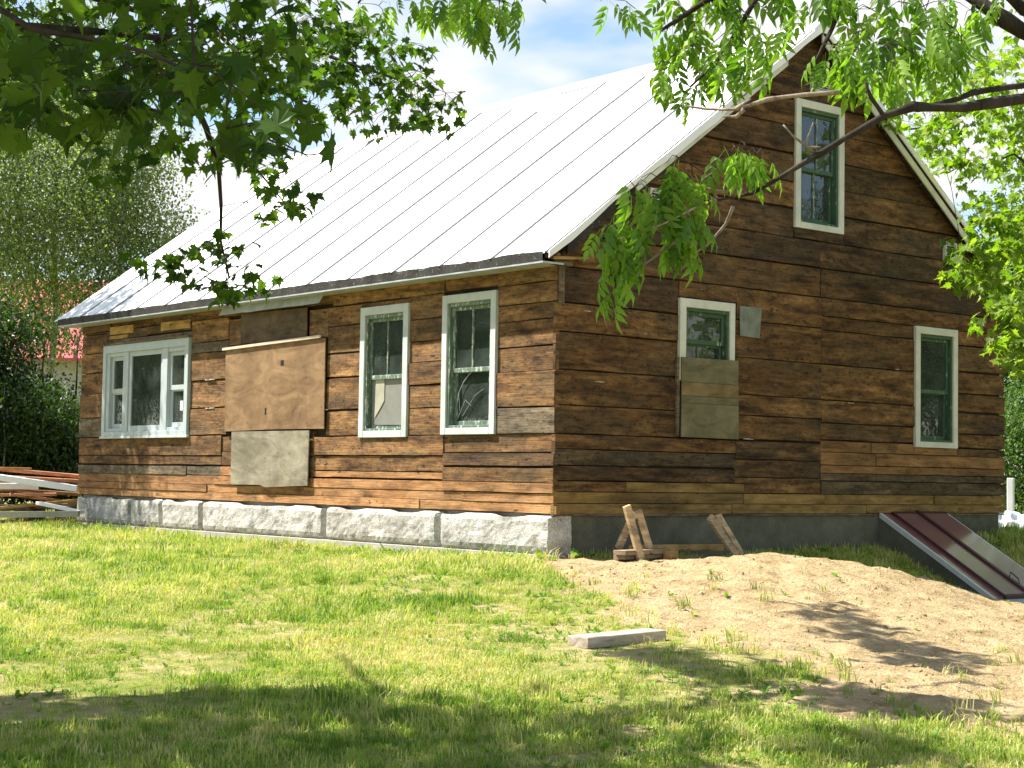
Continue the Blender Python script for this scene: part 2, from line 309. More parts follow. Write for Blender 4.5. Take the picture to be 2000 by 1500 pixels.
DIRT = [(-0.16,0.06), (-1.13,-1.27), (-1.67,-2.28), (-2.22,-3.22), (-2.73,-3.89), (-2.73,-4.30), (-2.84,-4.73), (-2.84,-5.19), (-2.77,-5.66), (-3.03,-6.12), (-3.65,-6.59), (-4.11,-7.04), (-4.05,-7.45), (-3.74,-7.75), (-3.55,-8.12),
        (-2.6,-9.2), (2.5,-10), (5.2,-7), (4.9,-3.6), (5.1,-1.3), (4.2,-.9), (2.9,-.85), (2.0,-.25), (0.1,.05), (-.3,.1)]
def poly_sd(x, y, P):
    P = np.array(P); x = np.asarray(x); y = np.asarray(y); ins = np.zeros(x.shape, bool); dm = np.full(x.shape, 1e9)
    for i in range(len(P)):
        a = P[i]; b = P[(i+1) % len(P)]; e = b-a; tt = np.clip(((x-a[0])*e[0]+(y-a[1])*e[1])/(e@e), 0, 1)
        dm = np.minimum(dm, np.hypot(x-a[0]-tt*e[0], y-a[1]-tt*e[1]))
        c = ((a[1] > y) != (b[1] > y)) & (x < (b[0]-a[0])*(y-a[1])/(b[1]-a[1]+1e-12)+a[0]); ins ^= c
    return np.where(ins, dm, -dm)
def vnoise(x, y, s, seed=0):
    # smooth value noise, vectorised
    r = np.random.default_rng(100+seed).random((128,128)); X = x*s; Y = y*s; xi = np.floor(X).astype(int); yi = np.floor(Y).astype(int); fx = X-xi; fy = Y-yi
    fx = fx*fx*(3-2*fx); fy = fy*fy*(3-2*fy); g = lambda a, b: r[a % 128, b % 128]
    return (g(xi,yi)*(1-fx)+g(xi+1,yi)*fx)*(1-fy)+(g(xi,yi+1)*(1-fx)+g(xi+1,yi+1)*fx)*fy
def dirt_mask(x, y):
    s = poly_sd(x, y, DIRT)+(vnoise(x,y,2.2,1)-.5)*.5+(vnoise(x,y,7,2)-.5)*.22
    return np.clip(s/.10+.5, 0, 1)
def micro(x, y, dm):
    z = (vnoise(x,y,.9,3)-.5)*.05+(vnoise(x,y,3.1,4)-.5)*.03
    return z+dm*((vnoise(x,y,4.3,5)-.5)*.045+(vnoise(x,y,9.7,6)-.5)*.035)
def inside_house(x, y): return (x > .06) & (x < 8.0) & (y > .1) & (y < 11.4)
def gz(x, y):
    x = np.asarray(x, float); y = np.asarray(y, float); dm = dirt_mask(x, y); g = ground_z(x, y)+micro(x, y, dm)
    return g
def lines(a0, a1, step, far):
    inner = np.arange(a0, a1+1e-6, step); out = []; d = step; p_ = a1
    while p_ < far: d *= 1.25; p_ += d; out.append(p_)
    lo = []; d = step; p_ = a0
    while p_ > -far: d *= 1.25; p_ -= d; lo.append(p_)
    return np.r_[lo[::-1], inner, out]
gx = lines(-11, 9, .07, 900); gy = lines(-11, 3, .07, 900)
X, Y = np.meshgrid(gx, gy); Zg = gz(X, Y); nx = len(gx); ny = len(gy)
me = bpy.data.meshes.new('ground'); vs = np.c_[X.ravel(), Y.ravel(), Zg.ravel()]
ii = (np.arange(ny-1)[:,None]*nx+np.arange(nx-1)[None,:]).ravel(); fs = np.c_[ii, ii+1, ii+1+nx, ii+nx]
def fast_mesh(me, vs, fs):
    k = fs.shape[1]; me.vertices.add(len(vs)); me.vertices.foreach_set('co', np.asarray(vs, np.float32).ravel())
    me.loops.add(fs.size); me.loops.foreach_set('vertex_index', fs.ravel().astype(np.int32)); me.polygons.add(len(fs))
    me.polygons.foreach_set('loop_start', np.arange(len(fs), dtype=np.int32)*k); me.update(calc_edges=True); me.validate()
fast_mesh(me, vs, fs); me.polygons.foreach_set('use_smooth', [True]*len(me.polygons))
a = me.attributes.new('dirt', 'FLOAT', 'POINT'); dmv = dirt_mask(X, Y)
DRY = [(-0.49,5.62), (1.27,6.77), (0.68,4.40), (-0.55,2.46), (-1.32,2.73), (-1.43,3.91)]; FARP = [(24.43,11.41), (28.08,11.72), (16.09,4.10), (7.83,-0.06)]
pale = np.maximum(np.clip(poly_sd(X, Y, DRY)/.25+.4+(vnoise(X,Y,3,7)-.5), 0, .85), np.clip(poly_sd(X, Y, FARP)/.3+.5, 0, 1))
a.data.foreach_set('value', np.maximum(dmv, pale).ravel().astype(np.float32))
gr = link('ground', me, M['ground']); tag(gr, 'uneven lawn and bare sandy soil around the wooden house', None, None, 'structure')

# ------------------------------------------------------------------ house
W_, L_, H_ = 8.17, 11.5, 2.75
RS = .739; RZ0 = 2.96      # roof slope and height of the deck top above the wall face
house = empty('wooden_house', (0,0,0))
tag(house, 'old house of brown hewn planks on granite blocks under a white metal roof', 'house')
gable = empty('gable_wall', (0,0,0), 0, house); side_w = empty('side_wall', (0,0,0), -math.pi/2, house)   # local x along the wall, local -y outwards
def core(wall, u0, u1, topf, openings, extra=()):
    us = sorted(set([u0,u1]+[o[0] for o in openings]+[o[1] for o in openings]+list(extra))); mb = MB()
    for a_, b_ in zip(us[:-1], us[1:]):
        ops = sorted([(o[2],o[3]) for o in openings if o[0] <= a_+1e-6 and o[1] >= b_-1e-6]); z = 0.
        for (q0,q1) in ops+[(None,None)]:
            ta, tb = (q0,q0) if q0 is not None else (topf(a_), topf(b_))
            mb.add([(a_,.05,z),(b_,.05,z),(b_,.20,z),(a_,.20,z),(a_,.05,ta),(b_,.05,tb),(b_,.20,tb),(a_,.20,ta)],
                   [(0,3,2,1),(4,5,6,7),(0,1,5,4),(1,2,6,5),(2,3,7,6),(3,0,4,7)])
            if q0 is not None: z = q1
    return mb.build('wall_core', M['core'], wall)
OPG = [(3.90,4.62,3.57,4.98), (1.93,2.66,1.60,2.37), (6.26,6.98,.95,2.35)]
OPS = [(-1.88,-1.09,.96,2.37), (-3.55,-2.76,.94,2.34), (-10.5,-8.1,1.02,2.20)]
roof_under = lambda x: RZ0+RS*min(x, W_-x)-.06
core(gable, .05, W_-.05, roof_under, OPG, (W_/2,))
core(side_w, -L_+.05, -.2, lambda u: 2.85, OPS)
# back and far walls, plain
MB().box(W_-.2, W_-.05, .2, L_-.05, 0, 2.85).build('rear_wall', M['old'], house)
bw = MB(); bw.add([(.05,L_-.2,0),(W_-.05,L_-.2,0),(W_-.05,L_-.2,2.85),(W_/2,L_-.2,roof_under(W_/2)),(.05,L_-.2,2.85),(.05,L_-.05,0),(W_-.05,L_-.05,0),(W_-.05,L_-.05,2.85),(W_/2,L_-.05,roof_under(W_/2)),(.05,L_-.05,2.85)],
    [(0,1,2,3,4),(9,8,7,6,5),(0,5,6,1),(1,6,7,2),(2,7,8,3),(3,8,9,4),(4,9,5,0)]); bw.build('far_gable_wall', M['old'], house)
MB().box(.25, W_-.25, .25, L_-.25, .05, .10).build('floor', M['room'], house)
MB().box(.25, W_-.25, .25, L_-.25, 2.62, 2.70).build('ceiling', M['room'], house)
MB().box(.9, 6.0, 4.4, 4.5, .1, 2.62).build('partition', M['room'], house)

pk_n = [0]
def plank(wall, u0, u1, z0, z1, mt, proud=None, du0=0., du1=0., gap=.006, thick=.05, wob=1.):
    """one hewn plank: uneven edges, chamfer, face slightly out of plane. du = shift of the upper ends"""
    if z1-z0 < .03 or u1-u0 < .03: return None
    if proud is None: proud = rnd.uniform(-.010, .014)
    L = u1-u0; n = max(2, min(14, int(L/.28))); h = z1-z0; mb = MB(); sd_ = rnd.random()*100; g0 = gap*(.2+rnd.random()**4*3.6*wob); g1 = gap*(.1+.5*rnd.random())
    rows = [(0,0.,.0), (0,0.,-1.), (1,.012,-1.2), (2,.5,-1.25), (1,1.-.012,-1.2), (0,1.,-1.), (0,1.,.0)]
    ncol = n+1; vs = []
    for i in range(ncol):
        s = i/n; nb = (mnoise.noise(Vector((s*L*2.3, sd_, 0)))*.015+mnoise.noise(Vector((s*L*9, sd_, 3)))*.006)*wob; ntp = (mnoise.noise(Vector((s*L*2.3, sd_+7, 0)))*.010+mnoise.noise(Vector((s*L*9, sd_+5, 3)))*.004)*wob
        zb = g0+abs(nb); zt = h-g1-abs(ntp)
        for k, (kk, fz, fy) in enumerate(rows):
            z = zb+(zt-zb)*fz; ub = .003; ue = L-.003; fzz = z/h
            a_ = ub+du0*fzz; b_ = ue+du1*fzz; u = a_+(b_-a_)*s
            y = .05 if fy == 0 else (-proud+(.006 if abs(fy) == 1. else 0)+mnoise.noise(Vector((u*1.7, z*5, sd_)))*.007*wob)
            if kk == 0 and fy == -1.: y = -proud+.012
            vs.append((u, y, z))
    R_ = len(rows); fs_ = []
    for i in range(n):
        for k in range(R_-1): a_ = i*R_+k; fs_.append((a_, a_+R_, a_+R_+1, a_+1))
    fs_.append(tuple(range(R_))); fs_.append(tuple(reversed(range(n*R_, n*R_+R_))))
    mb.add(vs, fs_); pk_n[0] += 1
    return mb.build('plank', mt, wall, (u0, 0, z0))
def section(wall, a_, b_, zs, mats, joints=None, **kw):
    for i in range(len(zs)-1):
        mt = mats[i % len(mats)] if isinstance(mats, list) else mats
        cuts = [a_]+sorted(joints[i] if joints and i in joints else [])+[b_]
        for c0, c1 in zip(cuts[:-1], cuts[1:]): plank(wall, c0, c1, zs[i], zs[i+1], M[mt], **kw)
def sside(t0, t1, zs, mats, joints=None, **kw):
    j = {k: [-q for q in v] for k, v in (joints or {}).items()}; section(side_w, -t1, -t0, zs, mats, j, **kw)
# side wall, from the near corner (t = 0) to the far one
sside(0.0, 11.5, [0.,.11,.215], 'new', {0:[2.4,5.6,8.9], 1:[1.6,4.9,7.4]}, wob=.35)
sside(0.0, 4.7, [.215,.33], 'new', {0:[1.95]}, wob=.35); sside(4.7, 11.5, [.215,.34], 'new', {0:[7.2]}, wob=.4)
sside(0.0, 1.95, [.33,.49,.65,.86], ['old','old_dark','old']); sside(1.95, 4.7, [.33,.43,.62,.86], ['new','old','old'])
sside(4.7, 6.66, [.34,.6,.94], ['grey','old']); sside(6.66, 7.02, [.34,.47,.67,.89], ['new','old_dark','old_dark'])
sside(7.02, 11.5, [.34,.47,.62,.90], ['grey','old','old'], {0:[8.0], 2:[9.6]})
sside(0.0, .99, [.86,1.15,1.54,1.81,2.10,2.28,2.50,2.80], ['grey','old','old','old','old','old','old'])
sside(1.98, 2.65, [.86]+[1.18,1.45,1.72,1.97,2.23,2.51]+[2.50], ['old'])
sside(3.65, 4.42, [.86,1.19,1.59,1.90,2.25,2.50], ['old']); sside(.99, 1.98, [2.47,2.50,2.80], ['old']); sside(1.98, 4.3, [2.50,2.80], ['old'])
sside(2.65, 3.65, [2.44,2.50], 'old')
sside(4.42, 6.9, [.94,1.6,2.12], 'core'); sside(4.42, 4.86, [2.12,2.50], 'old'); sside(6.52, 6.9, [2.12,2.5], 'old'); sside(4.3, 7.95, [2.54,2.80], 'old', {0:[6.6]})
sside(6.9, 7.94, [.90]+[1.28,1.68,2.07,2.22,2.54]+[2.54], ['old','old','old','grey','old','old'])
sside(10.65, 11.5, [.90]+[1.20,1.58,1.90,2.21,2.51]+[2.54], ['grey','old','old','old','old','old'])
sside(7.95, 11.5, [2.54,2.80], 'old_dark', {0:[10.5]}); sside(7.95, 10.65, [2.31,2.40,2.54], ['grey','old_dark'], {1:[9.3]})
for (t0,t1,z0,z1) in ((9.72,10.50,2.475,2.60), (9.9,10.5,2.40,2.46), (7.97,8.85,2.44,2.575)): plank(side_w, -t1, -t0, z0, z1, M['new_yellow'], proud=.022, wob=.5)
# gable wall
JX = 4.33
def gtop(z): return max(0, (z+.07-RZ0)/RS)
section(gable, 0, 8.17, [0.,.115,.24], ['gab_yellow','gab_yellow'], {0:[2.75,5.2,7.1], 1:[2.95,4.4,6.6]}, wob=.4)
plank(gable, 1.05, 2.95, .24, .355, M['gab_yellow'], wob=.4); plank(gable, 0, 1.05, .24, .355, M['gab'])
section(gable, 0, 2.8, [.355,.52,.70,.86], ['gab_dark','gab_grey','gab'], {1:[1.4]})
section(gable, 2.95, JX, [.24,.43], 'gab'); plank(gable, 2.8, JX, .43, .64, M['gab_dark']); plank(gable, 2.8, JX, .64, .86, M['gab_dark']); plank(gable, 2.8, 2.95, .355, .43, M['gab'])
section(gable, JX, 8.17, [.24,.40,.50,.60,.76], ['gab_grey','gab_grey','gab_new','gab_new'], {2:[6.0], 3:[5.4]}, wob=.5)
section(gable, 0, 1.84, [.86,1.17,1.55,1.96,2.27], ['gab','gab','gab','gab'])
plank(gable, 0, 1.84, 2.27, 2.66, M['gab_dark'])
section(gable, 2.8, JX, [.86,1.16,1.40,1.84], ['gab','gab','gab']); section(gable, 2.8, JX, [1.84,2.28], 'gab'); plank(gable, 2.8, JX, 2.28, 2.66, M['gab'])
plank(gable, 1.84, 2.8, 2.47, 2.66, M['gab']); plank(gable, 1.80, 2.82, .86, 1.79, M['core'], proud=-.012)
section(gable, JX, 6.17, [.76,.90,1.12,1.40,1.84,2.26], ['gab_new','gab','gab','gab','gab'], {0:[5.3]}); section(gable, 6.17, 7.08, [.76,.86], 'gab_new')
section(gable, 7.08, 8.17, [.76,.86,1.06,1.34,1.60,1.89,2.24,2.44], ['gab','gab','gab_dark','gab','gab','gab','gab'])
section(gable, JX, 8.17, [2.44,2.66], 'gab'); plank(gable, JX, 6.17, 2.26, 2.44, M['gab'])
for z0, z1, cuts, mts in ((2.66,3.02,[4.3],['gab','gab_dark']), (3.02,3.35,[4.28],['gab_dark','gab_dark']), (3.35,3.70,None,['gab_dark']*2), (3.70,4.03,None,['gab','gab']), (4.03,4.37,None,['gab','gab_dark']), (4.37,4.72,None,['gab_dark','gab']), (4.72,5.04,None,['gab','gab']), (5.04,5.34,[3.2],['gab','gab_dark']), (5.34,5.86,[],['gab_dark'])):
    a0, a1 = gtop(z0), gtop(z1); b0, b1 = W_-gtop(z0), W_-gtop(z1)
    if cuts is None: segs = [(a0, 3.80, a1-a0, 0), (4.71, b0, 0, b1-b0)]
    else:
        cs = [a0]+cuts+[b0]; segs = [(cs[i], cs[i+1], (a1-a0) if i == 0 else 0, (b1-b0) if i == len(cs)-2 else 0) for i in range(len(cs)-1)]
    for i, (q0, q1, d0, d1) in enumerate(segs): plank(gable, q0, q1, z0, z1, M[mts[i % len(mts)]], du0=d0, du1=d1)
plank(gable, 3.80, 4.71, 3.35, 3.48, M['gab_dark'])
M['chink'] = simple('old_lime_chinking', (.42,.38,.32), .9, .3, 30)
# bits of pale chinking left in the joints
CH = [(side_w, [-t_, z_], w_) for (t_, z_), w_ in (((7.37,1.68),.26),((7.35,1.28),.24),((4.39,1.20),.05))]+[(gable, [x_, z_], w_) for (x_, z_), w_ in (((0.43,2.20),.10),((0.63,1.44),.12),((5.80,1.85),.07),((4.88,1.38),.12),((3.01,0.88),.16),((1.31,2.01),.04))]
for wl_, (u_, z_), w_ in CH:  # ragged slivers
    mb = MB(); k = 7; vs_ = [(-w_/2+w_*i/k, -.022, -.003-.007*abs(mnoise.noise(Vector((i*1.9,u_,1))))) for i in range(k+1)]+[(w_/2-w_*i/k, -.022, .003+.016*max(0,mnoise.noise(Vector((i*1.9,u_,5))))) for i in range(k+1)]
    n_ = len(vs_); mb.add(vs_+[(a_,0.0,c_) for a_,_,c_ in vs_], [tuple(range(n_)), tuple(reversed(range(n_,2*n_)))]+[(i,i+n_,(i+1)%n_+n_,(i+1)%n_) for i in range(n_)]); mb.build('chinking', M['chink'], wl_, (u_,0,z_))
# corner board and eave-end block
MB().box(.02,.10,-.020,.0,2.25,2.72).build('corner_board', M['grey'], gable, bev=.003)
cb = MB(); cb.add([(-.16,-.13,2.70),(.30,-.13,2.74),(.46,.0,2.77),(-.16,.0,2.72),(-.16,-.13,2.735),(.30,-.13,2.765),(.46,.0,2.795),(-.16,.0,2.755)], [(0,3,2,1),(4,5,6,7),(0,1,5,4),(1,2,6,5),(2,3,7,6),(3,0,4,7)]); cb.build('eave_end_board', M['new_yellow'], gable)
cb = MB(); cb.box(-.12,.14,-.10,-.002,2.655,2.70); cb.build('eave_end_block', M['grey'], gable)

# ---- windows (every one: casing, jamb, sashes, panes, muntins)
def frame_ring(mb, x0, x1, z0, z1, wl, wr, wb, wt, y0, y1):
    mb.box(x0, x0+wl, y0, y1, z0, z1).box(x1-wr, x1, y0, y1, z0, z1).box(x0+wl, x1-wr, y0+.001, y1-.001, z0, z0+wb).box(x0+wl, x1-wr, y0+.001, y1-.001, z1-wt, z1)
def sash(win, x0, x1, z0, z1, y, mt, st=.045, mun=(), hz=(), pane=True, film=None):
    mb = MB(); frame_ring(mb, x0, x1, z0, z1, st, st, st+.01, st, y, y+.035); o = mb.build('sash', mt, win, bev=.003)
    gxs = [x0+st]+[x0+(x1-x0)*q for q in mun]+[x1-st]; gzs = [z0+st+.01]+[z0+(z1-z0)*q for q in hz]+[z1-st]
    for q in gxs[1:-1]: MB().box(q-.012, q+.012, y+.003, y+.030, z0+st+.01, z1-st).build('muntin', M['green_pale'] if mt in (M['green'], M['green_pale']) else mt, win)
    for q in gzs[1:-1]: MB().box(x0+st, x1-st, y+.004, y+.029, q-.012, q+.012).build('muntin', mt, win)
    for i in range(len(gxs)-1):
        for k in range(len(gzs)-1):
            e = rnd.uniform(-.0025,.0025); mb = MB(); mb.add([(gxs[i],y+.018+e,gzs[k]),(gxs[i+1],y+.018-e,gzs[k]),(gxs[i+1],y+.018-e,gzs[k+1]),(gxs[i],y+.018+e,gzs[k+1]),(gxs[i],y+.022+e,gzs[k]),(gxs[i+1],y+.022-e,gzs[k]),(gxs[i+1],y+.022-e,gzs[k+1]),(gxs[i],y+.022+e,gzs[k+1])],
                [(0,1,2,3),(7,6,5,4),(0,4,5,1),(1,5,6,2),(2,6,7,3),(3,7,4,0)]); mb.build('pane', film or M['glass'], win)
def on_wall(name, wall, u, z):
    return empty(name, (0,-u,z), -math.pi/2, house) if wall is side_w else empty(name, (u,0,z), 0, house)
def window(wall, x0, x1, z0, z1, wl, label, trim='white', sashc='green', top_m=(.5,), bot_m=(), split=.5, **kw):
    win = on_wall('window', wall, x0, z0); win['label'] = label; w, h = x1-x0, z1-z0
    mb = MB(); frame_ring(mb, 0, w, 0, h, wl, wl, wl*.8, wl, -.035, .012); mb.build('casing', M[trim], win, bev=.004)
    j = wl; mb = MB(); frame_ring(mb, j, w-j, wl*.8, h-j, .035, .035, .03, .045, -.012, .16); mb.build('jamb', M[sashc], win, bev=.003)
    a_, b_, c_, d_ = j+.035, w-j-.035, wl*.8+.03, h-j-.045; m_ = c_+(d_-c_)*split
    sash(win, a_, b_, m_-.02, d_, .03, M[sashc], .042, top_m); sash(win, a_, b_, c_, m_+.02, .07, M[sashc], .042, bot_m, film=kw.get('film'))
    return win
w3 = window(side_w, -1.98, -.99, .86, 2.47, .095, 'tall green sash window nearest the corner with loose plastic film in its lower half', sashc='green_pale', split=.46)
w2 = window(side_w, -3.65, -2.65, .84, 2.44, .10, 'tall green sash window right of the plywood with a filmed lower pane', sashc='green_pale', split=.46)
ga = window(gable, 3.80, 4.71, 3.48, 5.07, .095, 'narrow attic window high in the gable with two over two panes', trim='cream', top_m=(.5,), bot_m=(.5,), split=.47)
gw = window(gable, 6.17, 7.07, .86, 2.44, .095, 'tall window at the right end of the gable wall reflecting foliage', trim='cream', top_m=(), split=.47)
sw = on_wall('window', gable, 1.84, 1.52); sw['label'] = 'short window above the boarded-up opening in the gable wall'
mb = MB(); frame_ring(mb, 0, .91, 0, .94, .10, .085, .05, .10, -.035, .012); mb.build('casing', M['cream'], sw, bev=.004)
mb = MB(); frame_ring(mb, .10, .825, .05, .84, .035, .035, .03, .04, -.012, .16); mb.build('jamb', M['green'], sw, bev=.003)
sash(sw, .135, .79, .43, .80, .03, M['green'], .045); sash(sw, .135, .79, .08, .45, .07, M['green'], .045, (.4,))
# w2 lower pane: grey film with a torn pale corner; w3: folded film
fm_ = MB(); fm_.add([(.15,.062,.16),(.84,.064,.15),(.85,.062,.72),(.15,.063,.73)], [(0,1,2,3)]); o = fm_.build('window_film', M['screen'], w2); so = o.modifiers.new('s','SOLIDIFY'); so.thickness = .002
fm_ = MB(); fm_.add([(.42,.055,.70),(.42,.056,.45),(.34,.055,.36),(.22,.056,.24),(.24,.055,.72),(.30,.055,.73)], [(0,1,2,3,4,5)]); o = fm_.build('torn_film', simple('pale_film', (.36,.35,.27), .6, .1, bump=0), w2); so = o.modifiers.new('s','SOLIDIFY'); so.thickness = .002
fl = MB(); pts = [(.16,.2),(.19,.35),(.22,.48),(.30,.60),(.42,.70),(.50,.74)]
for i in range(len(pts)-1): fl.bar((pts[i][0],.06,pts[i][1]), (pts[i+1][0],.062,pts[i+1][1]), .016+.008*math.sin(i*2), .006, up=(0,1,0))
for (a_,b_) in (((.20,.18),(.34,.40)),((.34,.40),(.45,.33)),((.22,.48),(.24,.28)),((.30,.22),(.52,.45)),((.52,.45),(.68,.52))): fl.bar((a_[0],.063,a_[1]), (b_[0],.064,b_[1]), .007, .003, up=(0,1,0))
fl.build('window_film', simple('clear_film_folds', (.15,.17,.165), .3, .1, bump=0), w3)
# bay-like triple window of pale vinyl
bwn = on_wall('window', side_w, -10.65, .91); bwn['label'] = 'wide pale grey triple window with narrow sashes either side of a fixed centre pane'
mb = MB(); frame_ring(mb, 0, 2.70, 0, 1.40, .10, .07, .07, .12, -.05, .012); mb.build('casing', M['vinyl'], bwn, bev=.005)
mb = MB(); mb.box(.10,.20,-.03,.12,.07,1.28).box(.66,.82,-.035,.12,.07,1.28).box(1.90,2.06,-.035,.12,.07,1.28).box(2.56,2.63,-.03,.12,.07,1.28).box(.20,.66,-.025,.12,.07,.12).box(2.06,2.56,-.025,.12,.07,.12).box(.20,.66,-.025,.12,1.22,1.28).box(2.06,2.56,-.025,.12,1.22,1.28); mb.build('jamb', M['vinyl'], bwn, bev=.003)
sash(bwn, .82, 1.90, .07, 1.28, -.012, M['vinyl'], .075)
for (q0,q1) in ((.20,.66),(2.06,2.56)): sash(bwn, q0, q1, .66, 1.22, .01, M['vinyl'], .06); sash(bwn, q0, q1, .12, .70, .03, M['vinyl'], .06)
MB().box(2.34,2.42,.040,.042,.36,.50).build('window_sticker', M['label'], bwn)
MB().box(-.03,2.74,-.065,-.02,-.035,.0).build('sill', M['white'], bwn, bev=.004)
MB().box(-.02,2.72,-.07,.01,1.402,1.43).build('head_flashing', M['grey'], bwn)

# ---- sheets nailed over openings, flashings
def sheet(wall, nm, pts, y0, y1, mt, label=None):
    n = len(pts); mb = MB(); mb.add([(a_,y0,b_) for a_,b_ in pts]+[(a_,y1,b_) for a_,b_ in pts], [tuple(range(n)), tuple(reversed(range(n,2*n)))]+[(i,(i+n),(i+1)%n+n,(i+1)%n) for i in range(n)])
    o = mb.build(nm, mt, wall)
    if label: o['label'] = label
    return o
pl = sheet(side_w, 'plywood_sheet', [(-6.88,.95),(-5.6,.965),(-4.40,.96),(-4.41,2.11),(-5.7,2.105),(-6.90,2.10)], -.045, -.030, M['ply'], 'large brown plywood sheet over the side door')
MB().box(-5.46,-5.385,-.047,-.044,1.80,1.87).build('sheet_hole', M['black'], side_w); MB().box(-5.83,-5.79,-.047,-.044,1.16,1.25).build('sheet_hole', M['black'], side_w)
sheet(side_w, 'plywood_sheet', [(-6.65,.225),(-5.9,.23),(-5.75,.20),(-4.73,.235),(-4.715,.94),(-6.66,.945)], -.06, -.046, M['ply_grey'], 'pale grey plywood sheet below the brown one')
sheet(side_w, 'plywood_sheet', [(-6.52,2.14),(-4.86,2.13),(-4.87,2.53),(-6.53,2.55)], -.035, -.02, M['ply_dark'], 'dark stained sheet above the side door')
MB().bar((-6.95,-.06,2.085), (-4.50,-.06,2.135), .028, .035).build('batten', M['batten'], side_w)
mb = MB(); n = 16; top = []; 
for i in range(n+1):
    u = -6.9+2.52*i/n; top.append((u, -.10, 2.665))
    top.append((u, -.17-.02*mnoise.noise(Vector((i*.7,0,0))), 2.545+.012*mnoise.noise(Vector((i*1.1,3,0)))))
mb.add(top, [(2*i,2*i+1,2*i+3,2*i+2) for i in range(n)]); o = mb.build('flashing_strip', M['zinc'], side_w); so = o.modifiers.new('s','SOLIDIFY'); so.thickness = .004
sheet(gable, 'plywood_sheet', [(1.86,.875),(2.81,.87),(2.80,1.26),(1.86,1.26)], -.05, -.036, M['ply_green'], 'lowest green grey board of the small gable opening')
sheet(gable, 'plywood_sheet', [(1.86,1.264),(2.80,1.264),(2.80,1.345),(1.86,1.345)], -.047, -.033, M['ply_green'])
sheet(gable, 'plywood_sheet', [(1.86,1.349),(2.80,1.349),(2.795,1.50),(1.86,1.50)], -.050, -.036, plywood('tan_plywood', (.11,.08,.035), (.19,.14,.065), (.25,.19,.09)), 'tan strip of board across the small gable opening')
sheet(gable, 'plywood_sheet', [(1.85,1.504),(2.79,1.504),(2.79,1.79),(1.85,1.78)], -.052, -.037, M['ply_green'])
sheet(gable, 'metal_patch', [(2.84,2.09),(3.17,2.08),(3.19,2.20),(3.21,2.445),(2.83,2.44)], -.028, -.022, simple('grey_green_sheet_metal', (.17,.19,.155), .6, .25, 9))
MB().box(1.80,1.845,-.03,.0,.88,1.78).build('batten', M['grey'], gable)
def vent(x0, x1, z0, z1, label):
    v = on_wall('vent', gable, x0, z0); v['label'] = label; w, h = x1-x0, z1-z0
    mb = MB(); frame_ring(mb, 0, w, 0, h, .025, .025, .03, .03, -.05, .0); mb.build('vent_frame', M['cream'], v, bev=.003)
    MB().box(.02,w-.02,-.012,-.008,.02,h-.02).build('vent_back', M['room'], v); k = max(3, int(h/.042))
    for i in range(k):
        z = .03+(h-.06)*(i+.3)/k; MB().add([(.025,-.044,z),(w-.025,-.044,z),(w-.025,-.014,z+.02),(.025,-.014,z+.02),(.025,-.044,z+.005),(w-.025,-.044,z+.005),(w-.025,-.014,z+.025),(.025,-.014,z+.025)],
              [(0,3,2,1),(4,5,6,7),(0,1,5,4),(1,2,6,5),(2,3,7,6),(3,0,4,7)]).build('louvre', M['cream'], v)
vent(6.77,7.03,3.34,3.60,'white louvred vent near the right end of the gable'); vent(4.07,4.41,5.20,5.43,'white louvred vent just under the gable peak'); vent(1.33,1.59,3.42,3.66,'white louvred vent behind the hanging ash leaves')

# ---- foundation
fp = (('a',-.01,1.985),('b',1.995,4.36),('c',4.38,7.49),('d',7.50,8.655),('e',8.665,9.645),('f',9.66,11.49))
fnd = empty('granite_foundation', (0,0,0), -math.pi/2, house)
for _, t0, t1 in fp:
    n = max(10, int((t1-t0)/.055)); k = 10; mb = MB(); s0 = rnd.random()*50; vs_ = []
    for i in range(n+1):
        for j in range(k+1):
            fx, fz = i/n, j/k; e = min(1, min(fx*(t1-t0), (1-fx)*(t1-t0))/.07)*min(1, min(fz+.02, 1.02-fz)/.16)
            u = -t1+(t1-t0)*fx+(mnoise.noise(Vector((fz*4, s0, i)))*.02 if i in (0,n) else 0); z = -.44+.437*fz-(max(0,mnoise.noise(Vector((u*1.9,s0,1))))*.10*(j == k))-(.02*(1-e) if j == k else 0)
            y = .05-.10*e**.5-.017*mnoise.fractal(Vector((u*3.2,z*4.5,s0)),.6,2.1,5)*e
            vs_.append((u,y,z))
    mb.add(vs_, [(i*(k+1)+j,(i+1)*(k+1)+j,(i+1)*(k+1)+j+1,i*(k+1)+j+1) for i in range(n) for j in range(k)])
    m0 = len(mb.v)
    back = [(i*(k+1)+j) for i, j in [(i,k) for i in range(n+1)]]
    mb.add([(v_[0],.25,v_[2]) for v_ in [vs_[q] for q in back]], []); mb.f += [(back[i],back[i+1],m0+i+1,m0+i) for i in range(n)]
    for i_ in (0,n):
        col_ = [i_*(k+1)+j for j in range(k+1)]; m1 = len(mb.v); mb.add([(vs_[q][0],.25,vs_[q][2]) for q in col_], []); mb.f += [(col_[j],col_[j+1],m1+j+1,m1+j) for j in range(k)]
    mb.build('granite_block', M['granite'], fnd)
MB().box(-11.5,-.0,.10,.24,-.9,-.005).build('foundation_backing', M['footing'], fnd)
MB().box(-11.52,.02,-.06,.10,-.9,-.435).build('footing_ledge', M['footing'], fnd, bev=.006)
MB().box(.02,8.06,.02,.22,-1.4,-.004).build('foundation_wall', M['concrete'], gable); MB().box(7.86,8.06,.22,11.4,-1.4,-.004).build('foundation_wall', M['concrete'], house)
MB().box(.0,8.17,-.006,.05,-.02,.0).build('sill_board', M['grey'], gable)
MB().box(.0,.055,-.045,-.01,.0,.085).build('end_block', M['new_yellow'], gable)

